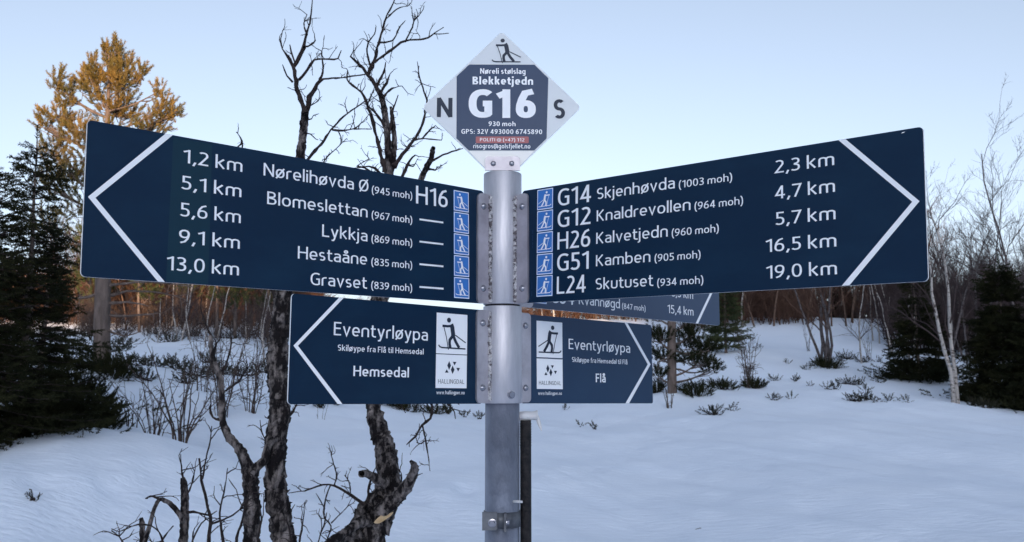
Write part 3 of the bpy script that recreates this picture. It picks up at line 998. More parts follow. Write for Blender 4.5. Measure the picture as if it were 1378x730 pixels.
rad = np.concatenate([np.geomspace(0.01, 4, 26), np.linspace(4.2, 26, 150), np.geomspace(26.4, 60, 70), np.geomspace(61.5, 2600, 50)])
front = np.linspace(-38, 38, 190)
ang = R(1) * np.concatenate([front, np.linspace(39.5, 320.5, 110)])
rr_, aa_ = np.meshgrid(rad, ang, indexing='ij')
gx, gy = rr_ * np.sin(aa_), rr_ * np.cos(aa_)
gzz = ground(gx, gy)
for x_, y_, r_, d_ in _prints:
    q_ = ((gx - x_) ** 2 + (gy - y_) ** 2) / r_ ** 2
    gzz = gzz - d_ * np.exp(-q_) + 0.35 * d_ * np.exp(-(np.sqrt(q_) - 1.7) ** 2 * 4)
V = np.stack([gx, gy, gzz], -1).reshape(-1, 3)
na, nr = len(ang), len(rad)
j, k = np.meshgrid(np.arange(nr - 1), np.arange(na), indexing='ij')
k2 = (k + 1) % na
F = np.stack([j * na + k, (j + 1) * na + k, (j + 1) * na + k2, j * na + k2], -1).reshape(-1, 4)
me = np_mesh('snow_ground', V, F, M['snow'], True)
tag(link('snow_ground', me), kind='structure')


def on_ground(px, Y, sink=0.03):
    """A point on the snow below pixel column px, Y metres ahead."""
    p = at(px, 521, Y)
    return Vector((p.x, Y, gz(p.x, Y) - sink))


# ------------------------------------------------------------------ dead birches close behind the signpost
def path3(pts, Y, depth=0.0):
    """(px, py, width px) along a limb -> rows (x, y, z, radius); the limb leans depth metres away towards its end."""
    out = []
    n = len(pts)
    for i, p in enumerate(pts):
        y = Y + depth * i / max(1, n - 1)
        q = at(p[0], p[1], y)
        out.append((q.x, q.y, q.z, 0.5 * p[2] * y / FPX))
    return np.array(out)


def limb(tb, pts, Y, depth=0.0, sides=6, step=0.03, knots=0.10, jit=0.10, rough=0.0):
    if sides >= 7 and step <= 0.03:
        sides, step, rough, knots, jit = 24, 0.009, 0.18, 0.04, 0.04
    P = spline(path3(pts, Y, depth), step)
    n = len(P)
    r = np.maximum(P[:, 3], 0.0009)
    xyz = P[:, :3].copy()
    xyz[1:] += rng.normal(0, 1, (n - 1, 3)) * (r[1:, None] * jit)
    r = r * (1 + rng.normal(0, knots, n))
    tb.tube(xyz, np.maximum(r, 0.0007), sides, rough)
    return xyz, r


def side_twigs(tb, xyz, r, per_m, length=0.14, up=0.5, thick=0.0016):
    """Short crooked twigs with buds along a limb."""
    seg = np.linalg.norm(np.diff(xyz, axis=0), axis=1).sum()
    for _ in range(rng.poisson(per_m * seg)):
        i = rng.integers(1, len(xyz))
        d = rng.normal(0, 1, 3)
        tdir = xyz[i] - xyz[i - 1]
        tdir /= np.linalg.norm(tdir) + 1e-9
        d = d * np.array([1, 0.6, 0.8]) + np.array([0, 0, up]) + tdir * 0.7
        d /= np.linalg.norm(d)
        L = length * rng.uniform(0.25, 1.0)
        m = 5
        P = [xyz[i]]
        for q in range(m):
            d = d + rng.normal(0, 0.28, 3)
            d /= np.linalg.norm(d)
            P.append(P[-1] + d * L / m)
            if q in (1, 2, 3) and rng.random() < 0.45:
                e_ = d + rng.normal(0, 0.6, 3)
                tb.tube([P[-1], P[-1] + e_ * L * 0.12, P[-1] + e_ * L * 0.22], [thick * 0.7, thick * 0.6, thick * 0.4], 3)
        t = np.linspace(1, 0.45, m + 1)
        tb.tube(P, min(thick * 1.3, r[i] * 0.8 + 0.0005) * t, 4)


YA = 3.6
tree = tag(empty('dead_birch', on_ground(392, YA)), 'tall dark dead birch rising behind the long left board, its bare top against the sky', 'tree')


def local(o, par):
    """Parent o, built in world coordinates, to an Empty that sits at a plain offset."""
    o.parent = par
    o.matrix_parent_inverse = Matrix.Translation(-par.location)
    return o


tr = Tubes()
base_A = [(400, 1000, 40), (398, 880, 38)]
xa, ra = limb(tr, base_A + [(392, 790, 35), (381, 720, 30), (372, 660, 28), (371, 600, 26), (377, 540, 28), (374, 480, 27), (379, 420, 24), (388, 360, 20), (398, 280, 16), (404, 215, 13), (408, 180, 11), (411, 150, 10)], YA, 0.1, 12, 0.02, 0.09, 0.14)
limb(tr, [(345, 800, 26), (339, 740, 23), (339, 690, 21), (336, 640, 19), (322, 605, 12), (306, 585, 10), (299, 560, 9), (298, 529, 8), (295, 505, 8), (286, 481, 7), (283, 452, 5)], YA - 0.08, 0.1, 9, 0.02, 0.12, 0.16)
limb(tr, [(398, 900, 30), (372, 850, 28), (348, 800, 26)], YA - 0.02, -0.06, 9, 0.03)
limb(tr, [(338, 642, 15), (345, 630, 12), (356, 618, 10), (361, 600, 9), (372, 588, 9)], YA - 0.06, 0.06, 7, 0.02)
local(tr.build('trunk', M['bark']), tree)
br = Tubes()
A_limbs = [
    [(411, 152, 9), (403, 128, 7), (398, 110, 7), (395, 89, 6), (390, 80, 4.5), (380, 66, 3), (377.5, 53, 1.6)],
    [(395, 90, 5), (403, 78, 5.5), (408.6, 64, 6), (413, 46, 3.5), (418, 25, 2.4), (420, 2, 1.4), (421, -25, 1)],
    [(409, 64, 4), (416, 62, 3.5), (423, 56, 2.4), (424, 53, 1.5)],
    [(411, 152, 8), (417, 132, 8), (424, 119, 7), (432, 109, 5.5), (442, 106, 3), (467, 104, 2.4), (499, 99, 1.6)],
    [(430, 111, 4), (435, 94, 3), (433, 74, 2), (434, 66, 1.2)],
    [(402, 108, 4.5), (414, 94, 4), (423, 81, 3.5), (435, 80, 2.6), (455, 79, 2.2), (459, 68, 1.3)],
    [(394, 111, 3), (386, 102, 2.4), (380, 87, 1.5)],
    [(398, 88, 3), (392, 70, 2.6), (390, 60, 1.6)],
    [(413, 47, 3), (409, 33, 2), (413, 20, 1.4)],
    [(398, 265, 6), (410, 222, 5), (432, 194, 4), (449, 171, 3.4), (467, 153, 3), (485, 141, 2.4), (494, 134, 1.4)],
    [(447, 175, 3), (462, 176, 2.6), (478, 173, 2.4), (486, 166, 1.6)],
    [(476, 174, 2), (488, 174, 1.8), (500, 174, 1.2)],
    [(425, 245, 2.4), (437, 216, 2), (452, 201, 1.5), (466, 187, 1)],
    [(318, 200, 3), (325, 193, 2.6), (323, 184, 2.2), (318, 178, 1.2)], [(340, 250, 3), (327, 210, 2.6), (326, 190, 2)],
    [(378, 420, 8), (345, 330, 5), (338, 260, 3.5)],
    [(377, 560, 5), (390, 560, 4), (397, 548, 3), (400, 543, 1.6)],
    [(298, 530, 4), (318, 516, 3), (329, 502, 2), (336, 492, 1.2)], [(299, 566, 5), (286, 562, 4), (282, 550, 3), (284, 543, 1.5)],
    [(286, 482, 4), (290, 466, 3), (296, 455, 2), (298, 438, 1.2)], [(295, 506, 4), (306, 484, 3), (311, 462, 2.2), (310, 440, 1.4)],
    [(374, 600, 4), (360, 596, 3), (352, 580, 2), (350, 566, 1.2)], [(284, 452, 4), (276, 436, 3), (270, 415, 2), (272, 400, 1.2)],
]
for L_ in [[(a_, b_, c_ * 0.9) for a_, b_, c_ in l_] for l_ in A_limbs]:
    x_, r_ = limb(br, L_, YA + rng.uniform(0, 0.1), rng.uniform(-0.15, 0.2), 6, 0.018, 0.16, 0.22)
    side_twigs(br, x_, r_, 26, 0.085)
side_twigs(br, xa[40:], ra[40:], 17, 0.12, 0.5, 0.0026)
local(br.build('crown', M['twig']), tree)

YC = 3.9
tree = tag(empty('dead_birch', on_ground(470, YC)), 'crooked leaning dead birch with a pale sawn scar, below the small left board', 'tree')
tr = Tubes()
xc, rc = limb(tr, [(440, 1000, 80), (462, 860, 76), (478, 770, 66), (492, 722, 52), (508, 690, 44), (520, 664, 38), (522, 635, 30), (518, 606, 26), (510, 578, 23), (503, 549, 20), (502, 500, 20), (508, 420, 20), (516, 320, 15), (521, 250, 11), (522.5, 215, 10), (520, 170, 8.5), (514, 132, 7.5), (507, 119, 6)], YC, 0.15, 14, 0.02, 0.08, 0.13)
limb(tr, [(515, 690, 24), (532, 671, 19), (545, 658, 16), (554, 643, 13), (558, 629, 10), (553, 621, 4)], YC - 0.04, -0.15, 9, 0.015, 0.12, 0.12)
limb(tr, [(498, 700, 18), (482, 705, 13), (463, 718, 11), (443, 731, 10), (425, 750, 9)], YC - 0.03, -0.3, 8, 0.02, 0.12, 0.15)
limb(tr, [(518, 652, 12), (508, 646, 13), (498, 640, 9), (492, 637, 10), (486, 638, 9)], YC - 0.05, -0.12, 8, 0.012, 0.18, 0.15)
limb(tr, [(522, 250, 9), (528, 220, 8), (531, 192, 7), (528, 160, 6), (526, 144, 3.5)], YC + 0.12, 0.05, 8, 0.02)
limb(tr, [(552, 275, 8), (567, 240, 8), (574, 226, 8), (580, 214, 7), (582, 203, 7), (583, 199, 5)], YC + 0.1, -0.1, 8, 0.012, 0.1, 0.1)
limb(tr, [(512, 420, 12), (535, 350, 10), (552, 275, 8)], YC + 0.1, 0.0, 7, 0.03)
local(tr.build('trunk', M['bark']), tree)
br = Tubes()
C_limbs = [
    [(508, 121, 8), (501, 107, 7), (495, 100, 6), (489, 92, 5), (480, 84, 4), (472, 76, 3), (475, 70, 1.4)],
    [(496, 101, 6), (497.6, 96, 6), (503, 82, 5.5), (508, 64, 4.5), (513.6, 46, 4), (519, 25, 3), (529.6, 3.5, 2), (535, -15, 1.2)],
    [(504, 84, 5), (515, 76, 4.5), (528, 66, 4), (545.6, 55, 3.4), (570.5, 53, 2.8), (585, 44.5, 2), (597, 37, 1.2)],
    [(583, 46, 1.8), (594, 46, 1.5), (604, 45, 1)],
    [(545, 57, 3), (554.5, 37, 2.6), (557, 28, 2.2), (563, 22, 1.8), (569, 14, 1.1)], [(557, 29, 2), (555, 20, 1.2)],
    [(508, 58, 3), (528, 55, 2.8), (536.7, 39, 2.2), (545.6, 28, 1.2)],
    [(519, 26, 2.4), (535, 12, 2), (548, 8, 1.1)],
    [(500, 95, 4), (494, 72, 3), (496, 57, 2.4), (504, 46, 2), (506, 36, 1.2)],
    [(517, 232, 7), (514, 212, 7), (506.5, 185, 6), (501, 160, 5), (494, 141, 4.5), (487, 125, 4), (475, 116, 3.5), (467, 107, 2.6), (468, 95, 1.6)],
    [(517, 170, 4), (506, 153, 3.4), (495, 142, 3), (499, 130, 2), (504, 118, 1.2)],
    [(530, 225, 7), (538, 212, 6), (549, 199, 5), (561.6, 181.5, 4.5), (570.5, 160, 4), (571, 149.5, 2)],
    [(558, 188, 3), (572, 187, 2.4), (584, 188, 2), (594, 189, 1.2)], [(568, 187, 2.5), (579, 175, 2), (586, 169, 1.2)],
    [(572, 128, 3), (569, 118, 2.6), (565, 107, 2.2), (563, 95, 1.8), (561.6, 83, 1.2)], [(571, 150, 3), (575, 138, 3), (572, 127, 3)],
    [(536, 250, 5), (542, 237, 5), (551, 217, 4), (559, 209, 2)], [(548, 222, 3), (556, 224, 2), (560, 218, 1.2)],
    [(581, 217, 4), (590, 212, 3.4), (602.6, 206, 2.8), (614, 203, 2.2), (623, 200, 1.2)], [(578, 228, 4), (586, 229, 2.5), (588, 224, 1.4)],
    [(516, 240, 5), (505, 227, 4), (496, 224, 3), (482, 226, 2)], [(512, 240, 4), (490, 226, 3), (480, 224, 2), (497, 214, 1.4)],
    [(515, 132, 5), (524, 122, 4), (532, 118, 2.4), (541, 116, 1.2)], [(521, 205, 5), (528, 152, 3), (532, 140, 2), (536, 128, 1.2)],
    [(507, 119, 5), (511, 108, 3.5), (517, 96, 3), (519, 84, 1.5)], [(512, 126, 5), (520, 112, 4), (525, 100, 1.6)],
    # low limbs beside the trunk
    [(504, 690, 8), (500, 680, 6), (489, 678, 5), (480, 672, 4.4), (472, 667, 4), (457.7, 658, 3.4), (443, 652, 3), (426, 655, 2.4), (411, 661, 2)],
    [(450, 654, 2.6), (453, 640, 2.2), (449, 625, 1.8), (446, 612, 1.1)], [(445, 653, 2.6), (438, 672, 2.4), (436, 682, 2.4), (437, 698, 2.6), (446, 708, 2.2), (440, 727, 2)],
    [(472, 668, 2.2), (470, 650, 1.8), (464, 640, 1.2)], [(437, 685, 2), (430, 672, 1.6), (425, 664, 1)], [(446, 704, 2), (455, 695, 1.6), (462, 688, 1.2), (470, 680, 1)],
    [(496, 700, 5), (495, 675, 4), (496, 655, 4), (500, 642, 3), (505, 630, 1.6)], [(411, 661, 1.8), (400, 662, 1.4), (388, 664, 1)],
    [(545, 660, 3), (540, 650, 2.4), (540, 638, 1.6), (536, 630, 1)], [(553, 640, 2.4), (562, 640, 1.8), (569, 637, 1)],
    # hanging branch right of the trunk
    [(530, 430, 8), (552, 490, 7), (572, 530, 5.5), (582, 546, 4.5), (579, 563, 4), (567, 573, 3.6), (560, 587, 3), (554, 592, 2.4), (547, 599, 1.4)],
    [(568, 572, 3.2), (571, 584, 2.6), (573, 594, 2.4), (576, 612, 2), (578.6, 634, 1)], [(573, 593, 2.4), (566, 597, 2), (561, 596, 1.2)],
    [(556, 495, 5), (585, 525, 4), (604, 545, 3), (612, 555, 2), (613, 564, 1.2)], [(560, 500, 4), (562, 535, 3), (560, 552, 1.4)], [(605, 545, 2.4), (611, 541, 1.5), (618, 545, 1)],
    [(545, 480, 4), (538, 528, 3), (541, 548, 1.8), (546, 556, 1)],
]
for L_ in [[(a_, b_, c_ * 0.9) for a_, b_, c_ in l_] for l_ in C_limbs]:
    x_, r_ = limb(br, L_, YC + rng.uniform(-0.02, 0.12), rng.uniform(-0.2, 0.2), 6, 0.018, 0.16, 0.22)
    side_twigs(br, x_, r_, 26, 0.085)
side_twigs(br, xc[60:], rc[60:], 14, 0.10, 0.5, 0.0024)
local(br.build('crown', M['twig']), tree)
# fresh saw cut: a shallow oval facet proud of the bark
pc = at(517, 696, YC - 0.075)
b = MB()
pts = []
for i in range(18):
    a = 2 * math.pi * i / 18
    u, v_ = 0.043 * math.cos(a) * (1 + 0.10 * math.sin(3 * a)), 0.014 * math.sin(a) * (1 + 0.15 * math.cos(2 * a))
    ca, sa = math.cos(R(33)), math.sin(R(33))
    pts.append((pc.x + u * ca - v_ * sa, pc.y + 0.25 * u, pc.z + u * sa + v_ * ca))
back = [(x, y + 0.04, z) for x, y, z in pts]
b.add(pts + back, [tuple(range(18))] + [(i, i + 18, (i + 1) % 18 + 18, (i + 1) % 18) for i in range(18)])
local(b.build('saw_scar', M['cut']), tree)

# low broken sapling at the lower left
YD = 3.2
sap = tag(empty('dead_sapling', on_ground(248, YD)), 'broken dead sapling with snapped grey stub and arching twigs at lower left', 'sapling')
tr = Tubes()
limb(tr, [(250, 1000, 20), (247, 860, 16), (247, 740, 12), (248, 700, 11), (249, 668, 10), (247, 650, 9), (246, 643, 5)], YD, 0.0, 8, 0.015, 0.12, 0.16)
limb(tr, [(247, 704, 9), (243, 694, 7), (232, 681, 6), (222, 674, 5.5), (214, 673, 5), (206, 690, 5), (199, 716, 5.5), (190, 745, 5)], YD, -0.15, 7, 0.015, 0.14, 0.18)
limb(tr, [(193, 790, 8), (192, 730, 7), (191, 704, 7), (190, 697, 4)], YD - 0.1, 0, 7, 0.015)
local(tr.build('trunk', M['bark']), sap)
br = Tubes()
for L_ in [
    [(216, 673, 4), (205, 668, 2.6), (196, 671, 1.4)], [(247, 650, 3), (244, 628, 2), (243, 612, 1.2)], [(250, 668, 3), (258, 652, 2), (262, 634, 1.3)],
    [(276, 800, 7), (279, 735, 6), (283, 706, 5), (279, 682, 4.5), (274, 658, 4), (270, 636, 3), (268, 617, 2)], [(272, 645, 3), (277, 620, 2.4), (283, 592, 1.8), (285, 574, 1.2)],
    [(300, 800, 5), (300, 730, 4), (296, 690, 3), (303, 655, 2), (306, 630, 1.3)], [(320, 800, 5), (318, 735, 4), (326, 700, 3), (334, 670, 2), (340, 640, 1.4)],
    [(230, 800, 4), (222, 740, 3), (210, 712, 2.4), (186, 706, 2), (160, 716, 1.4), (150, 712, 1)], [(165, 800, 4), (170, 745, 3), (160, 722, 2), (150, 714, 1.2)],
    [(252, 690, 4), (268, 690, 3), (283, 694, 2), (292, 688, 1.3)], [(262, 800, 4), (258, 740, 3), (266, 712, 2.4), (276, 700, 1.5)],
    [(340, 800, 4), (346, 735, 3), (352, 700, 2.4), (348, 676, 1.4)], [(283, 706, 3), (300, 700, 2.4), (318, 690, 2), (330, 678, 1.3)], [(404, 800, 4), (402, 740, 3), (408, 700, 2), (410, 676, 1.2)],
    [(415, 800, 3), (423, 745, 2.6), (434, 712, 2), (440, 690, 1.2)], [(215, 800, 4), (214, 740, 3), (226, 716, 2.4), (233, 708, 1.6)], [(395, 800, 3), (392, 730, 2.4), (386, 700, 1.6), (388, 680, 1)]]:
    x_, r_ = limb(br, L_, YD + rng.uniform(-0.2, 0.25), rng.uniform(-0.1, 0.1), 5, 0.018, 0.15, 0.25)
    side_twigs(br, x_, r_, 26, 0.10, 0.6)
local(br.build('crown', M['twig']), sap)


# ------------------------------------------------------------------ conifers
def frames(D, roll=None):
    """Rotation matrices that carry +z to each direction of D (n,3), with a random roll."""
    D = D / (np.linalg.norm(D, axis=1)[:, None] + 1e-9)
    ref = np.where(np.abs(D[:, 2:3]) < 0.9, np.array([[0, 0, 1.0]]), np.array([[1.0, 0, 0]]))
    A = np.cross(ref, D)
    A /= np.linalg.norm(A, axis=1)[:, None]
    B = np.cross(D, A)
    if roll is None:
        roll = rng.uniform(0, 2 * np.pi, len(D))
    c, s = np.cos(roll)[:, None], np.sin(roll)[:, None]
    return np.stack([A * c + B * s, B * c - A * s, D], -1)


def scatter(tv, tf, P, D, S):
    """Copies of a small template (along +z, unit length) at P, pointing along D, scaled by S; baked as plain faces."""
    n = len(P)
    Rm = frames(np.asarray(D, float))
    S = np.asarray(S, float)
    S = S[:, None] if S.ndim == 1 else S
    if S.shape[1] == 1:
        S = np.repeat(S, 3, 1)
    V = np.einsum('nij,nkj->nki', Rm, tv[None] * S[:, None, :]) + np.asarray(P)[:, None]
    F = tf[None] + (np.arange(n) * len(tv))[:, None, None]
    return V.reshape(-1, 3), F.reshape(-1, tf.shape[1])


def shoot_template(n, lean, length, width, seed, base=0.0):
    """A twig bristling with n needle blades."""
    g = np.random.default_rng(seed)
    V, F = [], []
    for i in range(n):
        t = base + (1 - base) * (i + g.random()) / n
        a = g.uniform(0, 2 * np.pi)
        d = np.array([math.cos(a) * math.sin(lean), math.sin(a) * math.sin(lean), math.cos(lean)]) + g.normal(0, 0.12, 3)
        d /= np.linalg.norm(d)
        w = np.cross(d, [math.sin(a), -math.cos(a), 0.3])
        w /= np.linalg.norm(w) + 1e-9
        L = length * g.uniform(0.7, 1.1) * (1 - 0.35 * t)
        o = np.array([0, 0, t * 0.86])
        k = len(V)
        V += [o - w * width, o + w * width, o + d * L]
        F.append([k, k + 1, k + 2])
    return np.array(V), np.array(F)


PINE_T = shoot_template(38, R(42), 0.42, 0.030, 1)
SPR_T = shoot_template(30, R(52), 0.26, 0.034, 2)
JUN_T = shoot_template(30, R(34), 0.26, 0.030, 3)
HEATH_T = shoot_template(20, R(50), 0.24, 0.042, 4, 0.15)


def needles(name, T, P, D, S, mat, parent):
    V, F = scatter(T[0], T[1], P, D, S)
    return local(link(name, np_mesh(name, V, F, mat)), parent)


def unit(v):
    return v / (np.linalg.norm(v, axis=-1, keepdims=True) + 1e-9)


def pine(px, Y, label, lobes, trunk, n_shoot, shoot, mat, limbs_low=(), group=None):
    """lobes: (px, py, rx px, ry px, weight) masses of the crown, each fed by its own limb from the trunk."""
    g = on_ground(px, Y)
    root = tag(empty('pine_tree', g), label, 'tree', group)
    tb = Tubes()
    T = spline(np.vstack([[g.x, g.y, g.z - 0.2, trunk[0][2] * 0.5 * Y / FPX], path3(trunk, Y)]), 0.12)
    T[:, :2] += np.cumsum(rng.normal(0, 0.003, (len(T), 2)), 0)
    tb.tube(T[:, :3], T[:, 3], 10)
    local(tb.build('trunk', M['pine_bark']), root)
    bt, P, D = Tubes(), [], []
    tot = sum(l[4] for l in lobes)
    for lx, ly, rx, ry, wgt in lobes:
        c = np.array(at(lx, ly, Y))
        sx, sz = rx * Y / FPX, ry * Y / FPX
        c[1] += rng.uniform(-0.5, 0.5) * sx
        i = np.argmin(np.abs(T[:, 2] - (c[2] - 0.9 * sz - 0.25 * abs(c[0] - g.x))))
        a = T[i, :3]
        m1 = a + (c - a) * 0.5 + np.array([0, 0, -0.05])
        L = spline(np.vstack([a, m1, c]), 0.1)
        bt.tube(L, np.linspace(min(0.03, T[i, 3] * 0.5), 0.008, len(L)), 5)
        n = int(n_shoot * wgt / tot)
        q = unit(rng.normal(0, 1, (n, 3))) * rng.uniform(0.12, 1.0, (n, 1)) ** 0.6
        p = c + q * np.array([sx, sx * 0.9, sz])
        d = unit(q * np.array([1, 1, 0.5]) * 0.75 + np.array([0, 0, 0.75]) + rng.normal(0, 0.22, (n, 3)))
        P.append(p)
        D.append(d)
        for k in range(0, n, 3):                                          # twigs from the limb out to the shoots
            s0 = L[rng.integers(len(L) // 2, len(L))]
            mid = (s0 + p[k]) / 2 + np.array([0, 0, -0.04])
            bt.tube([s0, mid, p[k]], [0.009, 0.007, 0.005], 3)
    for L_ in limbs_low:
        x_, r_ = limb(bt, L_, Y, rng.uniform(-0.6, 0.6), 5, 0.1, 0.1, 0.3)
        side_twigs(bt, x_, r_, 4, 0.5, 0.1, 0.006)
    cr = local(bt.build('limbs', M['pine_bark']), root)
    P, D = np.vstack(P), np.vstack(D)
    S = rng.uniform(0.75, 1.25, len(P)) * shoot
    needles('crown', PINE_T, P, D, S, mat, root)
    return root


pine(137, 14.5, 'tall pine at left whose crown glows golden in low sun above the long left board',
     [(149, 92, 16, 38, 4.5), (130, 110, 18, 34, 3.6), (171, 108, 18, 36, 3.8), (152, 142, 36, 26, 5), (112, 112, 9, 24, 1.3), (192, 104, 9, 20, 1.0), (140, 66, 5, 12, .5), (158, 64, 5, 12, .5),
      (77, 115, 9, 26, 1.2), (92, 128, 12, 22, 1.3), (84, 158, 24, 22, 2.4), (106, 178, 28, 24, 2.6), (62, 168, 12, 18, 1), (70, 205, 22, 22, 2.2), (95, 232, 26, 24, 2.4), (64, 245, 18, 24, 1.8),
      (222, 148, 16, 22, 1.8), (205, 165, 22, 18, 1.6), (236, 152, 9, 16, 0.8), (190, 180, 30, 20, 2), (215, 122, 8, 18, 0.6), (150, 200, 50, 40, 5), (120, 270, 50, 34, 4), (180, 280, 50, 34, 4), (70, 300, 26, 30, 2), (160, 340, 60, 26, 3)],
     [(137, 497, 23), (138, 440, 21), (139, 380, 20), (141, 300, 16), (144, 220, 10), (147, 150, 6), (149, 90, 3), (150, 62, 1.5)],
     1750, 0.160, M['pine_needle'],
     [[(139, 400, 5), (180, 392, 3.5), (225, 396, 2), (250, 404, 1.2)], [(139, 425, 5), (185, 425, 3), (214, 421, 1.6)], [(138, 395, 5), (100, 402, 3), (76, 398, 1.6)],
      [(138, 440, 4), (165, 452, 2.4), (190, 446, 1.3)], [(139, 410, 5), (170, 406, 3), (200, 412, 1.5)], [(138, 385, 5), (200, 380, 3), (260, 386, 1.6)]])


def spruce(px, Y, height, spread, label, mat='spruce', group=None, n_whorl=26, shoot=0.22, dens=1.0, trunk_r=0.05, skirt=0.0, droop=0.35, name='spruce_tree', cat='tree'):
    g = on_ground(px, Y)
    root = tag(empty(name, g), label, cat, group)
    tb = Tubes()
    zt = np.linspace(-0.15, height, 14)
    tp = np.stack([g.x + np.cumsum(rng.normal(0, 0.006, 14)), g.y + np.zeros(14), g.z + zt], 1)
    tb.tube(tp, np.maximum(trunk_r * (1 - np.clip(zt / height, 0, 1)) ** 0.8, 0.006), 7)
    bt, P, D = Tubes(), [], []
    for w in range(n_whorl):
        t = (w + rng.uniform(0, 0.8)) / n_whorl
        t = t ** 0.9
        z = 0.03 * height + t * height * 0.95
        Lw = spread * (1 - t) ** 0.80 * rng.uniform(0.75, 1.15) + 0.05
        nb = max(4, int(8 * (1 - 0.4 * t)))
        a0 = rng.uniform(0, 6.28)
        for b_ in range(nb):
            a = a0 + 2 * np.pi * b_ / nb + rng.uniform(-0.3, 0.3)
            L = Lw * rng.uniform(0.42, 1.25)
            h = np.array([math.cos(a), math.sin(a), 0])
            m = 7
            s = np.linspace(0, 1, m)
            rise = (0.25 if t > 0.75 else -droop) * L
            pts = np.array([g.x, g.y, g.z + z])[None] + h[None] * (s * L)[:, None] + np.array([0, 0, 1.0])[None] * (rise * s ** 1.3 + 0.20 * L * s ** 3)[:, None]
            bt.tube(pts, np.linspace(0.010, 0.003, m), 3)
            ns = max(2, int(dens * L / 0.045))
            tt = rng.uniform(0.12, 1.0, ns) ** 0.8
            base = np.stack([np.interp(tt, s, pts[:, k]) for k in range(3)], 1)
            side = np.array([-h[1], h[0], 0])
            lat = rng.choice([-1, 1], ns)[:, None] * side[None]
            ext = (1 - tt)[:, None] * L * 0.45 * rng.uniform(0, 1, (ns, 1))
            p = base + lat * ext + rng.normal(0, 0.02, (ns, 3))
            d = unit(lat * 0.7 + h[None] * 0.7 + np.array([0, 0, -0.18]) + rng.normal(0, 0.25, (ns, 3)))
            P.append(p)
            D.append(d)
            P.append(pts[-1:])
            D.append(unit(h[None] + np.array([[0, 0, 0.25]])))
    for _ in range(int(26 * spread)):                                     # bare grey dead twigs poking out
        zz_ = rng.uniform(0.1, 0.7) * height
        a = rng.uniform(0, 6.283)
        L = spread * (1 - zz_ / height) * rng.uniform(0.9, 1.35)
        p0_ = np.array([g.x, g.y, g.z + zz_])
        d_ = np.array([math.cos(a), math.sin(a), rng.uniform(-0.1, 0.35)])
        x_ = p0_[None] + d_[None] * (np.linspace(0.2, 1, 6) * L)[:, None] + np.cumsum(rng.normal(0, 0.012, (6, 3)), 0)
        bt.tube(x_, np.linspace(0.008, 0.003, 6), 4)
    P.append(tp[-3:])
    D.append(np.array([[0, 0, 1.0]] * 3))
    if skirt:
        n = int(260 * skirt)
        q = rng.normal(0, 1, (n, 3)) * np.array([spread * 0.62, spread * 0.62, 0]) + np.array([0, 0, 0])
        P.append(np.array([g.x, g.y, g.z]) + q + np.array([0, 0, 1.0]) * rng.uniform(0.0, 0.34, (n, 1)))
        D.append(unit(q * 0.8 / spread + np.array([0, 0, 0.55]) + rng.normal(0, 0.2, (n, 3))))
    local(tb.build('trunk', M['pine_bark']), root)
    local(bt.build('branches', M['twig']), root)
    P, D = np.vstack(P), np.vstack(D)
    needles('crown', SPR_T, P, D, rng.uniform(0.7, 1.3, len(P)) * shoot, M[mat], root)
    return root


spruce(30, 9.6, 3.15, 0.95, 'dark spruce at the left edge with its thin tip against the sky', n_whorl=34, shoot=0.15, dens=1.5, skirt=0.6)
spruce(-28, 8.9, 2.75, 1.0, 'dark spruce cut by the left edge of the view', n_whorl=30, shoot=0.15, dens=1.4)
spruce(52, 11.5, 2.5, 0.62, 'dark bushy spruce standing just behind the edge spruce at left', n_whorl=26, shoot=0.15, dens=1.4)
spruce(1238, 24, 2.95, 0.80, 'narrow dark spruce under the tip of the long right board', n_whorl=26, shoot=0.26, dens=1.3, skirt=1.3)
spruce(1352, 21, 3.25, 1.05, 'broad almost black spruce by the right edge of the view', n_whorl=34, shoot=0.26, dens=2.0, skirt=1.5)
spruce(1420, 20, 3.1, 1.15, 'dark spruce cut by the right edge of the view', n_whorl=30, shoot=0.26, dens=1.6, skirt=1.0)
spruce(978, 29, 4.2, 0.62, 'narrow olive green spruce beside the end of the pale back board', mat='pine_dark', n_whorl=30, shoot=0.26, dens=1.2, droop=0.1)

pine(905, 20, 'layered young pine behind the small right board, its boughs spreading low',
     [(885, 455, 20, 9, 2), (930, 452, 26, 9, 2), (948, 470, 24, 8, 2), (890, 480, 18, 8, 1.5), (938, 488, 26, 7, 2), (955, 498, 16, 6, 1), (885, 505, 14, 6, 1), (925, 470, 20, 8, 1),
      (930, 430, 26, 14, 2), (880, 420, 24, 16, 2), (905, 380, 40, 20, 2), (900, 340, 34, 24, 2)],
     [(905, 530, 13), (904, 480, 12), (904, 430, 11), (903, 370, 8), (903, 320, 3)], 620, 0.20, M['spruce'],
     [[(905, 470, 3), (930, 478, 2), (955, 472, 1.4)], [(905, 495, 3), (935, 502, 2), (965, 492, 1.4)], [(904, 480, 3), (885, 488, 2)]])


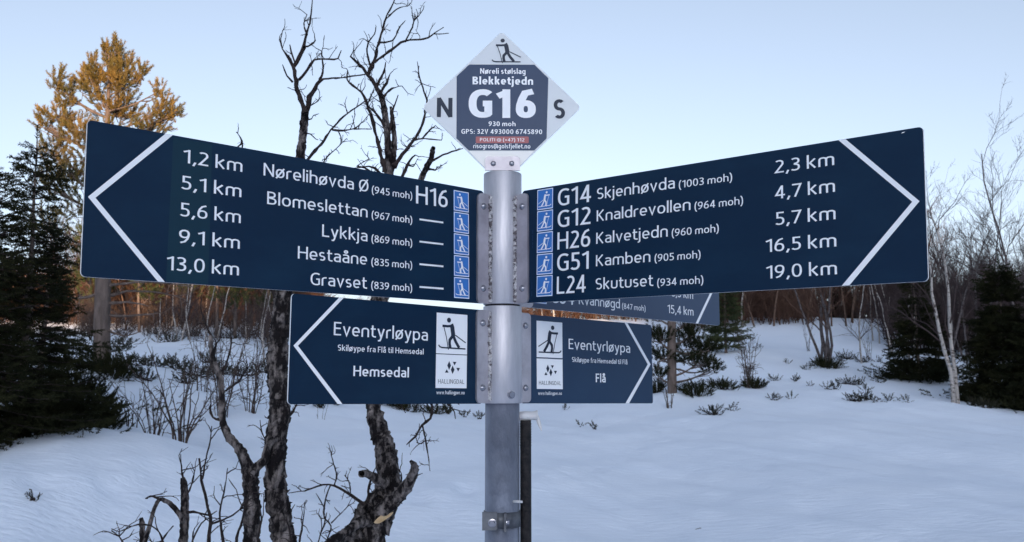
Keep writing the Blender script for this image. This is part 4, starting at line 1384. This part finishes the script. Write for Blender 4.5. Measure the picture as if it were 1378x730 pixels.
def bush(px, Y, w, h, label, mat, T, shoot, n, name='juniper_bush', cat='bush', group=None, lean=0.0, sink=0.0):
    """A low mound of upright sprays, w wide and h high in metres."""
    g = on_ground(px, Y, 0.0)
    root = tag(empty(name, g), label, cat, group)
    a, r = rng.uniform(0, 6.283, n), np.sqrt(rng.random(n))
    bump_ = 0.75 + 0.25 * np.sin(3 * a + rng.uniform(0, 6)) + rng.normal(0, 0.1, n)
    x, y = 0.5 * w * r * np.cos(a) * bump_, 0.40 * w * r * np.sin(a) * bump_
    top = np.sqrt(np.clip(1 - r ** 2, 0, 1)) * h * rng.uniform(0.55, 1.0, n)
    z = top * rng.uniform(0.05, 0.9, n)
    gzv = ground(g.x + x, g.y + y)
    P = np.stack([g.x + x, g.y + y, gzv + z], 1)
    D = unit(np.stack([x / w * 1.6 + lean, y / w * 1.6, np.full(n, 0.6)], 1) + rng.normal(0, 0.28, (n, 3)))
    tb = Tubes()
    for k in range(0, n, max(1, n // 28)):
        q = P[k]
        b0 = np.array([g.x + x[k] * 0.3, g.y + y[k] * 0.3, gz(g.x, g.y) - 0.04])
        tb.tube([b0, (b0 + q) / 2 + np.array([0, 0, 0.02]), q], [0.009, 0.006, 0.003], 4)
    local(tb.build('stems', M['twig']), root)
    needles('foliage', T, P, D, rng.uniform(0.6, 1.3, n) * shoot, M[mat], root)
    return root


bush(108, 10.8, 1.15, 0.85, 'dark green juniper spreading over the snow bank below the left pine', 'juniper', JUN_T, 0.19, 900)
bush(40, 9.5, 0.85, 0.42, 'low dark juniper on the snow bank at the lower left edge', 'juniper', JUN_T, 0.18, 420)
bush(148, 14.2, 0.9, 0.42, 'dark green shrub around the foot of the left pine', 'juniper', JUN_T, 0.18, 300)
for px, Y, w, h, n in ((1015, 22, 0.55, 0.26, 130), (970, 21.2, 0.75, 0.20, 130), (935, 19.8, 0.75, 0.30, 170), (884, 20.6, 0.5, 0.34, 100)):
    bush(px, Y, w, h, {1015: 'low green juniper at the foot of the bare multi-stemmed sapling', 970: 'flat dark juniper between young pine and sapling', 935: 'dark green juniper mound right of the young pine trunk',
                       884: 'dark juniper left of the young pine trunk, by the small right board'}[px], 'juniper', JUN_T, 0.19, n)
bush(1112, 26.4, 1.05, 0.30, 'low dark juniper around the foot of the birch clump on the slope', 'juniper', JUN_T, 0.2, 190)
bush(1325, 19.5, 0.5, 0.16, 'low heath clump in the snow at the foot of the black spruce', 'heath', HEATH_T, 0.16, 60, 'heath_clump', 'shrub')
bush(1310, 19.8, 0.3, 0.12, 'tiny heath clump beside the white birch stem at right', 'heath', HEATH_T, 0.15, 26, 'heath_clump', 'shrub')
# heath and bilberry on the snow: a band at the left, scattered tufts at the right
G_L = 'dwarf shrubs on the left slope'
for px, py, Y, w, h, n in [(175, 487, 16, .9, .22, 100), (205, 480, 17, .9, .26, 110), (235, 488, 16.5, .8, .24, 100), (262, 494, 16, .9, .28, 120), (292, 492, 17, .8, .26, 110), (322, 490, 17.5, .9, .26, 110), (350, 478, 20, .8, .22, 90),
                           (190, 500, 14.6, .6, .16, 60), (250, 505, 15, .5, .18, 60), (280, 478, 20, .8, .24, 80), (225, 455, 24, .9, .22, 70), (165, 462, 23, 1.0, .24, 80), (300, 452, 27, 1.0, .3, 70), (330, 440, 30, 1.2, .3, 70), (255, 445, 28, 1.0, .3, 70), (205, 441, 29, .9, .3, 60), (360, 470, 22, 1.0, .3, 90), (155, 470, 20, .8, .22, 70)]:
    bush(px, Y, w * 0.85, h * 0.72, 'dark dwarf shrub poking through the snow on the slope right of the left pine', 'heath', HEATH_T, 0.16, int(n * 0.65), 'dwarf_shrub', 'shrub', G_L)
G_C = 'low shrubs under the small left board'
for px, Y, w, h, n in [(420, 16.2, .45, .24, 60), (446, 16.6, .30, .20, 40), (432, 15.6, .2, .12, 20), (490, 18, .8, .36, 120), (520, 18.4, .8, .36, 120), (548, 18.2, .7, .26, 90), (585, 18.6, .5, .20, 60), (602, 19, .3, .2, 30), (460, 17.6, .6, .26, 70), (405, 17.2, .4, .2, 40)]:
    bush(px, Y, w, h, 'low green shrub in the snow just under the lower edge of the small left board', 'juniper', JUN_T, 0.17, n, 'dwarf_shrub', 'shrub', G_C)
G_R = 'tufts scattered over the right snowfield'
for px, Y, w, h, n in [(800, 16.4, .12, .08, 9), (780, 16.8, .06, .06, 4), (646, 18, .16, .12, 14), (625, 18.4, .2, .08, 12), (960, 17.6, .5, .17, 46), (984, 18.2, .16, .08, 10), (1041, 23.5, .34, .12, 18), (1071, 23.2, .28, .12, 16), (1041, 19.6, .3, .08, 16), (1064, 19.8, .2, .08, 9),
                       (1086, 25.5, .4, .10, 16), (1111, 20.8, .18, .07, 9), (1124, 20.6, .28, .09, 16), (1143, 22.6, .62, .15, 50), (1157, 22.6, .3, .13, 16), (1182, 23.4, .26, .15, 14), (1151, 19.2, .46, .17, 46), (1163, 19.5, .44, .14, 36), (1165, 21.2, .24, .08, 9), (1175, 19.0, .2, .06, 8),
                       (1195, 19.2, .32, .07, 14), (1219, 19.0, .18, .05, 8), (1143, 28.5, .8, .30, 50), (1161, 28, .7, .2, 40), (1133, 28, .4, .2, 20), (1182, 28.3, .35, .16, 14), (1010, 25, .2, .07, 8), (1092, 22, .14, .05, 6), (1020, 30, .4, .12, 10), (1060, 27, .3, .08, 9), (760, 20, .15, .07, 8)]:
    bush(px, Y, w, h, 'small dark heath tuft sticking out of the right-hand snowfield', 'heath', HEATH_T, 0.15, n, 'heath_tuft', 'shrub', G_R)
bush(55, 7.2, 0.09, 0.05, 'single small dark tuft in the snow at the lower left corner', 'heath', HEATH_T, 0.07, 12, 'heath_tuft', 'shrub')
t = Tubes()
for Y_ in np.arange(6.5, 12, 0.02):
    p0 = at(936, 714, Y_)
    if p0.z < gz(p0.x, p0.y):
        break
p0.z = gz(p0.x, p0.y) + 0.004
t.tube([p0, p0 + Vector((0.05, 0.02, 0.008)), p0 + Vector((0.11, 0.01, 0.0))], [0.004, 0.006, 0.003], 6)
tag(t.build('fallen_twig', M['twig']), 'short dark twig lying on the snow at the lower right', 'twig')


def stems(px, Y, n, height, fan, label, name='willow_shrub', mat='willow', thick=0.008, group=None, twigs=5, cat='shrub', arch=0.5):
    """A clump of thin bare stems fanning out of the snow."""
    g = on_ground(px, Y)
    root = tag(empty(name, g), label, cat, group)
    tb, tw = Tubes(), Tubes()
    for i in range(n):
        a = rng.uniform(0, 6.283)
        f = fan * rng.uniform(0.15, 1.0)
        h = height * rng.uniform(0.55, 1.05)
        s = np.linspace(0, 1, 9)
        off = np.array([math.cos(a), 0.6 * math.sin(a), 0])
        P = np.array(g) + off[None] * (0.06 + 0 * s)[:, None] * 1.0 + off[None] * (f * s ** (1 + arch))[:, None] + np.array([0, 0, 1.0])[None] * (h * s)[:, None]
        P = P + np.cumsum(rng.normal(0, 0.010 * height, (9, 3)) * np.array([1, 1, 0.3]), 0)
        P[0, 2] = g.z - 0.05
        r = thick * rng.uniform(0.6, 1.2) * np.linspace(1, 0.3, 9)
        tb.tube(P, r, 5)
        side_twigs(tw, P, r, twigs, height * 0.22, 0.5, thick * 0.42)
    local(tb.build('stems', M[mat]), root)
    if tw.V:
        local(tw.build('twigs', M[mat]), root)
    return root


stems(212, 10.9, 13, 1.0, 0.42, 'bare willow shrub fanning thin stems out of the snow left of the dead birches', twigs=6)
stems(246, 10.6, 12, 1.05, 0.55, 'bare willow shrub with dark arching stems, nearest the dead birches', twigs=6, thick=0.011)
stems(180, 11.6, 7, 0.75, 0.3, 'small bare willow shrub beside the dark juniper at left', twigs=6, thick=0.007)
stems(300, 13.2, 12, 1.55, 0.5, 'bare tangled birch shrub between willow stems and dead birch, twigs reaching the long board', twigs=9, thick=0.008, name='birch_shrub')
stems(338, 13.8, 12, 1.6, 0.5, 'bare tangled birch shrub just behind the dead birch trunk', twigs=9, thick=0.008, name='birch_shrub')
stems(272, 14.5, 9, 1.3, 0.4, 'small bare tangled birch shrub behind the arching willow stems', twigs=8, thick=0.007, name='birch_shrub')
stems(1008, 22, 11, 1.45, 0.42, 'bare multi-stemmed sapling on the slope right of the young pine', name='bare_sapling', twigs=7, thick=0.013, cat='sapling')
stems(900, 18.6, 8, 0.52, 0.22, 'thin pale willow stems in the snow below the young pine', twigs=4, thick=0.010, mat='willow')
stems(433, 14.5, 3, 0.35, 0.12, 'few thin stalks in the snow under the small left board', twigs=3, thick=0.004)
stems(1172, 29, 5, 1.0, 0.3, 'thin bare sapling on the slope right of the birch clump', name='bare_sapling', twigs=6, thick=0.010, cat='sapling')
stems(1090, 30, 4, 1.3, 0.3, 'thin bare sapling on the slope left of the birch clump', name='bare_sapling', twigs=6, thick=0.010, cat='sapling')


# ------------------------------------------------------------------ birches of the wood
def grow(tb, tw, p, d, L, r, depth, spread=0.6, droop=0.0, segs=7, sides=5, maxd=3, nb=(5, 8), min_r=0.003):
    P, dd = [np.array(p, float)], np.array(d, float)
    for i in range(segs):
        dd = dd + rng.normal(0, 0.09 if depth == 0 else 0.16, 3) + np.array([0, 0, 0.05 - droop * (depth == maxd)])
        dd /= np.linalg.norm(dd)
        P.append(P[-1] + dd * L / segs)
    P = np.array(P)
    rad_ = r * np.linspace(1, 0.30 if depth < maxd else 0.5, segs + 1)
    (tb if depth == 0 else tw).tube(P, rad_, sides if depth == 0 else (4 if depth == 1 else 3))
    if depth >= maxd:
        return
    n = rng.integers(nb[0], nb[1] + 1) + (4 if depth == 0 else 0)
    for i in range(n):
        t = rng.uniform(0.30 if depth == 0 else 0.15, 0.98)
        k = min(segs - 1, int(t * segs))
        q = P[k] + (P[k + 1] - P[k]) * (t * segs - k)
        ax = unit(P[k + 1] - P[k])
        s = rng.normal(0, 1, 3)
        s = unit(s - ax * np.dot(s, ax))
        c = unit(ax * (1 - spread * 0.45) + s * spread + np.array([0, 0, 0.15]))
        grow(tb, tw, q, c, L * rng.uniform(0.32, 0.52) * (1.15 - 0.5 * t), max(rad_[k] * 0.5, min_r), depth + 1, spread, droop, 5 if depth == 0 else 4, sides, maxd, nb, min_r)


def birch(name, height, r, twig_mat, bark='birch_bark', stems_=1, maxd=3, nb=(5, 7), spread=0.6, min_r=0.003):
    """A bare birch built at the origin: trunk and crown meshes."""
    root = empty(name, (0, 0, 0))
    tb, tw = Tubes(), Tubes()
    for s in range(stems_):
        a = rng.uniform(0, 6.283)
        off = 0.0 if stems_ == 1 else 0.07
        lean = 0.05 if stems_ == 1 else (0.035 if stems_ == 2 else 0.17)
        if stems_ > 1:
            a = 2 * math.pi * s / stems_ + rng.uniform(-0.4, 0.4)
        grow(tb, tw, (off * math.cos(a), off * math.sin(a), -0.15), unit(np.array([lean * math.cos(a), lean * math.sin(a), 1.0])), height * rng.uniform(0.85, 1.05), r, 0, spread, 0.0, 9, 7, maxd, nb, min_r)
    tb.build('trunk', M[bark], root)
    tw.build('crown', M[twig_mat], root)
    return root


protos = {
    'red': [birch('birch_tree', h, 0.045, 'red_twig', 'brown_bark' if i_ < 3 else 'birch_bark', nb=(6, 8), min_r=0.005) for i_, h in enumerate((4.2, 4.8, 5.2, 3.8))],
    'brown': [birch('birch_tree', h, 0.042, 'birch_twig', 'grey_bark', nb=(7, 9), min_r=0.0032) for h in (5.0, 5.8, 4.4)],
    'small': [birch('birch_tree', h, 0.030, 'birch_twig', maxd=2, nb=(6, 9)) for h in (2.4, 3.0)],
}
used = set()


def plant(proto, px, Y, label, group=None, scale=None, cat='tree', sink=0.05):
    o = proto if proto.name not in used else copy_tree(proto)
    used.add(proto.name)
    g = on_ground(px, Y, sink)
    s = scale or rng.uniform(0.85, 1.12)
    o.location, o.rotation_euler, o.scale = g, (rng.normal(0, 0.03), rng.normal(0, 0.03), rng.uniform(0, 6.283)), (s, s, s)
    return tag(o, label, cat, group)


def spaced(n, x0, x1, y0, y1, gap=0.35, reject=None):
    out = []
    tries = 0
    while len(out) < n and tries < 6000:
        tries += 1
        Y = rng.uniform(y0, y1)
        px = rng.uniform(x0, x1)
        X = (px - CX) / FPX * Y
        if all((X - a) ** 2 + (Y - b) ** 2 > gap * gap for a, b, _ in out):
            out.append((X, Y, px))
    return [(p, y) for _, y, p in out]


GB = 'bare birches of the sunlit ridge wood'
for px, Y in spaced(96, 945, 1245, 38.5, 56, 0.40):
    plant(protos['red'][rng.integers(4)], px, Y, 'bare reddish birch in the sunlit stand on the ridge below the long right board', GB)
GM = 'bare birches behind the post'
for px, Y in spaced(22, 715, 950, 42, 56, 0.6):
    plant(protos['red'][rng.integers(4)], px, Y, 'bare sunlit birch seen in the gap between the right-hand boards', GM, rng.uniform(0.7, 0.95))
GLB = 'bare birches of the left wood'
for px, Y in spaced(66, 90, 400, 31, 46, 0.45):
    plant(protos['red' if rng.random() < 0.8 else 'brown'][rng.integers(3)], px, Y, 'bare birch lit orange in the wood under the long left board', GLB, rng.uniform(0.65, 0.9))
GRB = 'bare birches behind the black spruces'
for px, Y in spaced(34, 1250, 1420, 27, 42, 0.55):
    plant(protos['brown'][rng.integers(3)], px, Y, 'slender bare birch in the grey wood behind the black spruces at right', GRB, rng.uniform(0.60, 0.90))
plant(protos['brown'][1], 1376, 24, 'tallest bare birch, its twigs reaching into the sky at the right edge', scale=1.05)
plant(protos['brown'][0], 1268, 27, 'bare birch with forked top just right of the long right board', scale=1.0)
for px, Y in spaced(12, 1160, 1300, 27, 36, 0.5):
    plant(protos['small'][rng.integers(2)], px, Y, 'thin young birch on the slope around the narrow dark spruce', 'young birches round the spruce')
for px, Y in spaced(16, 150, 420, 22, 33, 0.6):
    plant(protos['small'][rng.integers(2)], px, Y, 'thin young birch in front of the wood under the long left board', 'young birches in front of the left wood', rng.uniform(0.6, 0.9))
white = birch('birch_tree', 4.4, 0.052, 'birch_twig', stems_=2, nb=(5, 7))
plant(white, 1284, 20, 'twin-stemmed white birch between the narrow spruce and the black spruce', scale=1.0)
clump = birch('birch_clump', 3.9, 0.045, 'red_twig', 'grey_bark', stems_=6, nb=(5, 6))
plant(clump, 1112, 26.6, 'clump of birch stems fanning from one foot on the slope below the long right board', scale=1.0)

# dark pines standing in the left wood, behind the birches
for px, Y in spaced(13, 110, 400, 27, 38, 0.9):
    c_ = on_ground(px, Y)
    hgt = rng.uniform(3.0, 4.2)
    k_ = FPX / Y
    b_ = CY + FPX * math.tan(PITCH) - (c_.z - EYE) * k_
    pine(px, Y, 'dark pine with a ragged crown in the wood under the long left board',
         [(px + rng.uniform(-.4, .4) * k_, b_ - hgt * k_ * f, 0.55 * k_, 0.32 * k_, 1) for f in (.35, .5, .62, .75, .88, 1.0)],
         [(px, b_, 0.10 * k_), (px, b_ - hgt * .5 * k_, .07 * k_), (px, b_ - hgt * k_, .03 * k_)], 170, 0.30, M['pine_dark'], group='dark pines of the left wood')


# the brushwood that closes the foot of the wood: nobody could count its stems
def brush_template(seed, n_side=16, hh=1.0):
    g = np.random.default_rng(seed)
    tb = Tubes()
    for q in range(3):
        a = g.uniform(0, 6.283)
        d = np.array([math.cos(a) * 0.22, math.sin(a) * 0.22, 1.0])
        s = np.linspace(0, 1, 6)
        P = d[None] * s[:, None] * hh * g.uniform(0.6, 1.0) + np.cumsum(g.normal(0, 0.018, (6, 3)), 0)
        tb.tube(P, 0.011 * np.linspace(1, 0.35, 6), 3)
        for _ in range(n_side):
            k = g.integers(1, 6)
            e_ = unit(g.normal(0, 1, 3) * np.array([1, 1, 0.4]) + np.array([0, 0, 0.9]))
            L = g.uniform(0.12, 0.42)
            m = P[k] + e_ * L * 0.5 + g.normal(0, 0.02, 3)
            tb.tube([P[k], m, P[k] + e_ * L + np.array([0, 0, 0.06])], [0.006, 0.005, 0.003], 3)
    return np.concatenate(tb.V), np.concatenate(tb.F)


def brushwood(patches, mat, label):
    Vs, Fs, nv = [], [], 0
    for (x0, x1, y0, y1, n, h0, h1) in patches:
        for sd in range(4):
            tv, tf = brush_template(10 + sd)
            m = n // 4
            Y = rng.uniform(y0, y1, m)
            X = (rng.uniform(x0, x1, m) - CX) / FPX * Y
            P = np.stack([X, Y, ground(X, Y) - 0.05], 1)
            D = np.stack([rng.normal(0, 0.08, m), rng.normal(0, 0.08, m), np.ones(m)], 1)
            V_, F_ = scatter(tv, tf, P, D, rng.uniform(h0, h1, m))
            Vs.append(V_)
            Fs.append(F_ + nv)
            nv += len(V_)
    o = link('brushwood', np_mesh('brushwood', np.concatenate(Vs), np.concatenate(Fs), mat))
    return tag(o, label, 'brushwood', kind='stuff')


brushwood([(930, 1095, 39, 60, 480, 0.5, 2.5), (1090, 1185, 42, 60, 110, 0.4, 2.2), (1180, 1240, 44, 60, 40, 0.4, 1.6), (700, 930, 46, 60, 240, 0.6, 1.8)], M['red_twig'], 'reddish brown brushwood filling the wood on the right-hand ridge')
brushwood([(1190, 1450, 32, 52, 620, 0.6, 2.3), (1450, 1760, 30, 52, 420, 0.8, 2.6)], M['birch_twig'], 'grey brushwood behind the black spruces at the right edge')
for px, Y, hgt in ((1060, 52, 3.6), (1135, 47, 3.0), (1180, 50, 3.4), (990, 50, 4.0), (1215, 44, 2.6)):
    spruce(px, Y, hgt, 0.8, 'small dark spruce standing among the reddish birches on the right ridge', n_whorl=18, shoot=0.34, dens=0.7, group='spruces in the ridge wood')
brushwood([(60, 430, 33, 50, 700, 0.9, 2.2), (-300, 60, 33, 50, 360, 0.9, 2.4), (430, 520, 40, 54, 80, 0.5, 1.0)], M['red_twig'], 'brown brushwood filling the foot of the wood under the long left board')
brushwood([(90, 410, 25, 33, 130, 0.4, 1.3)], M['willow'], 'dark brushwood in the shade in front of the left wood')
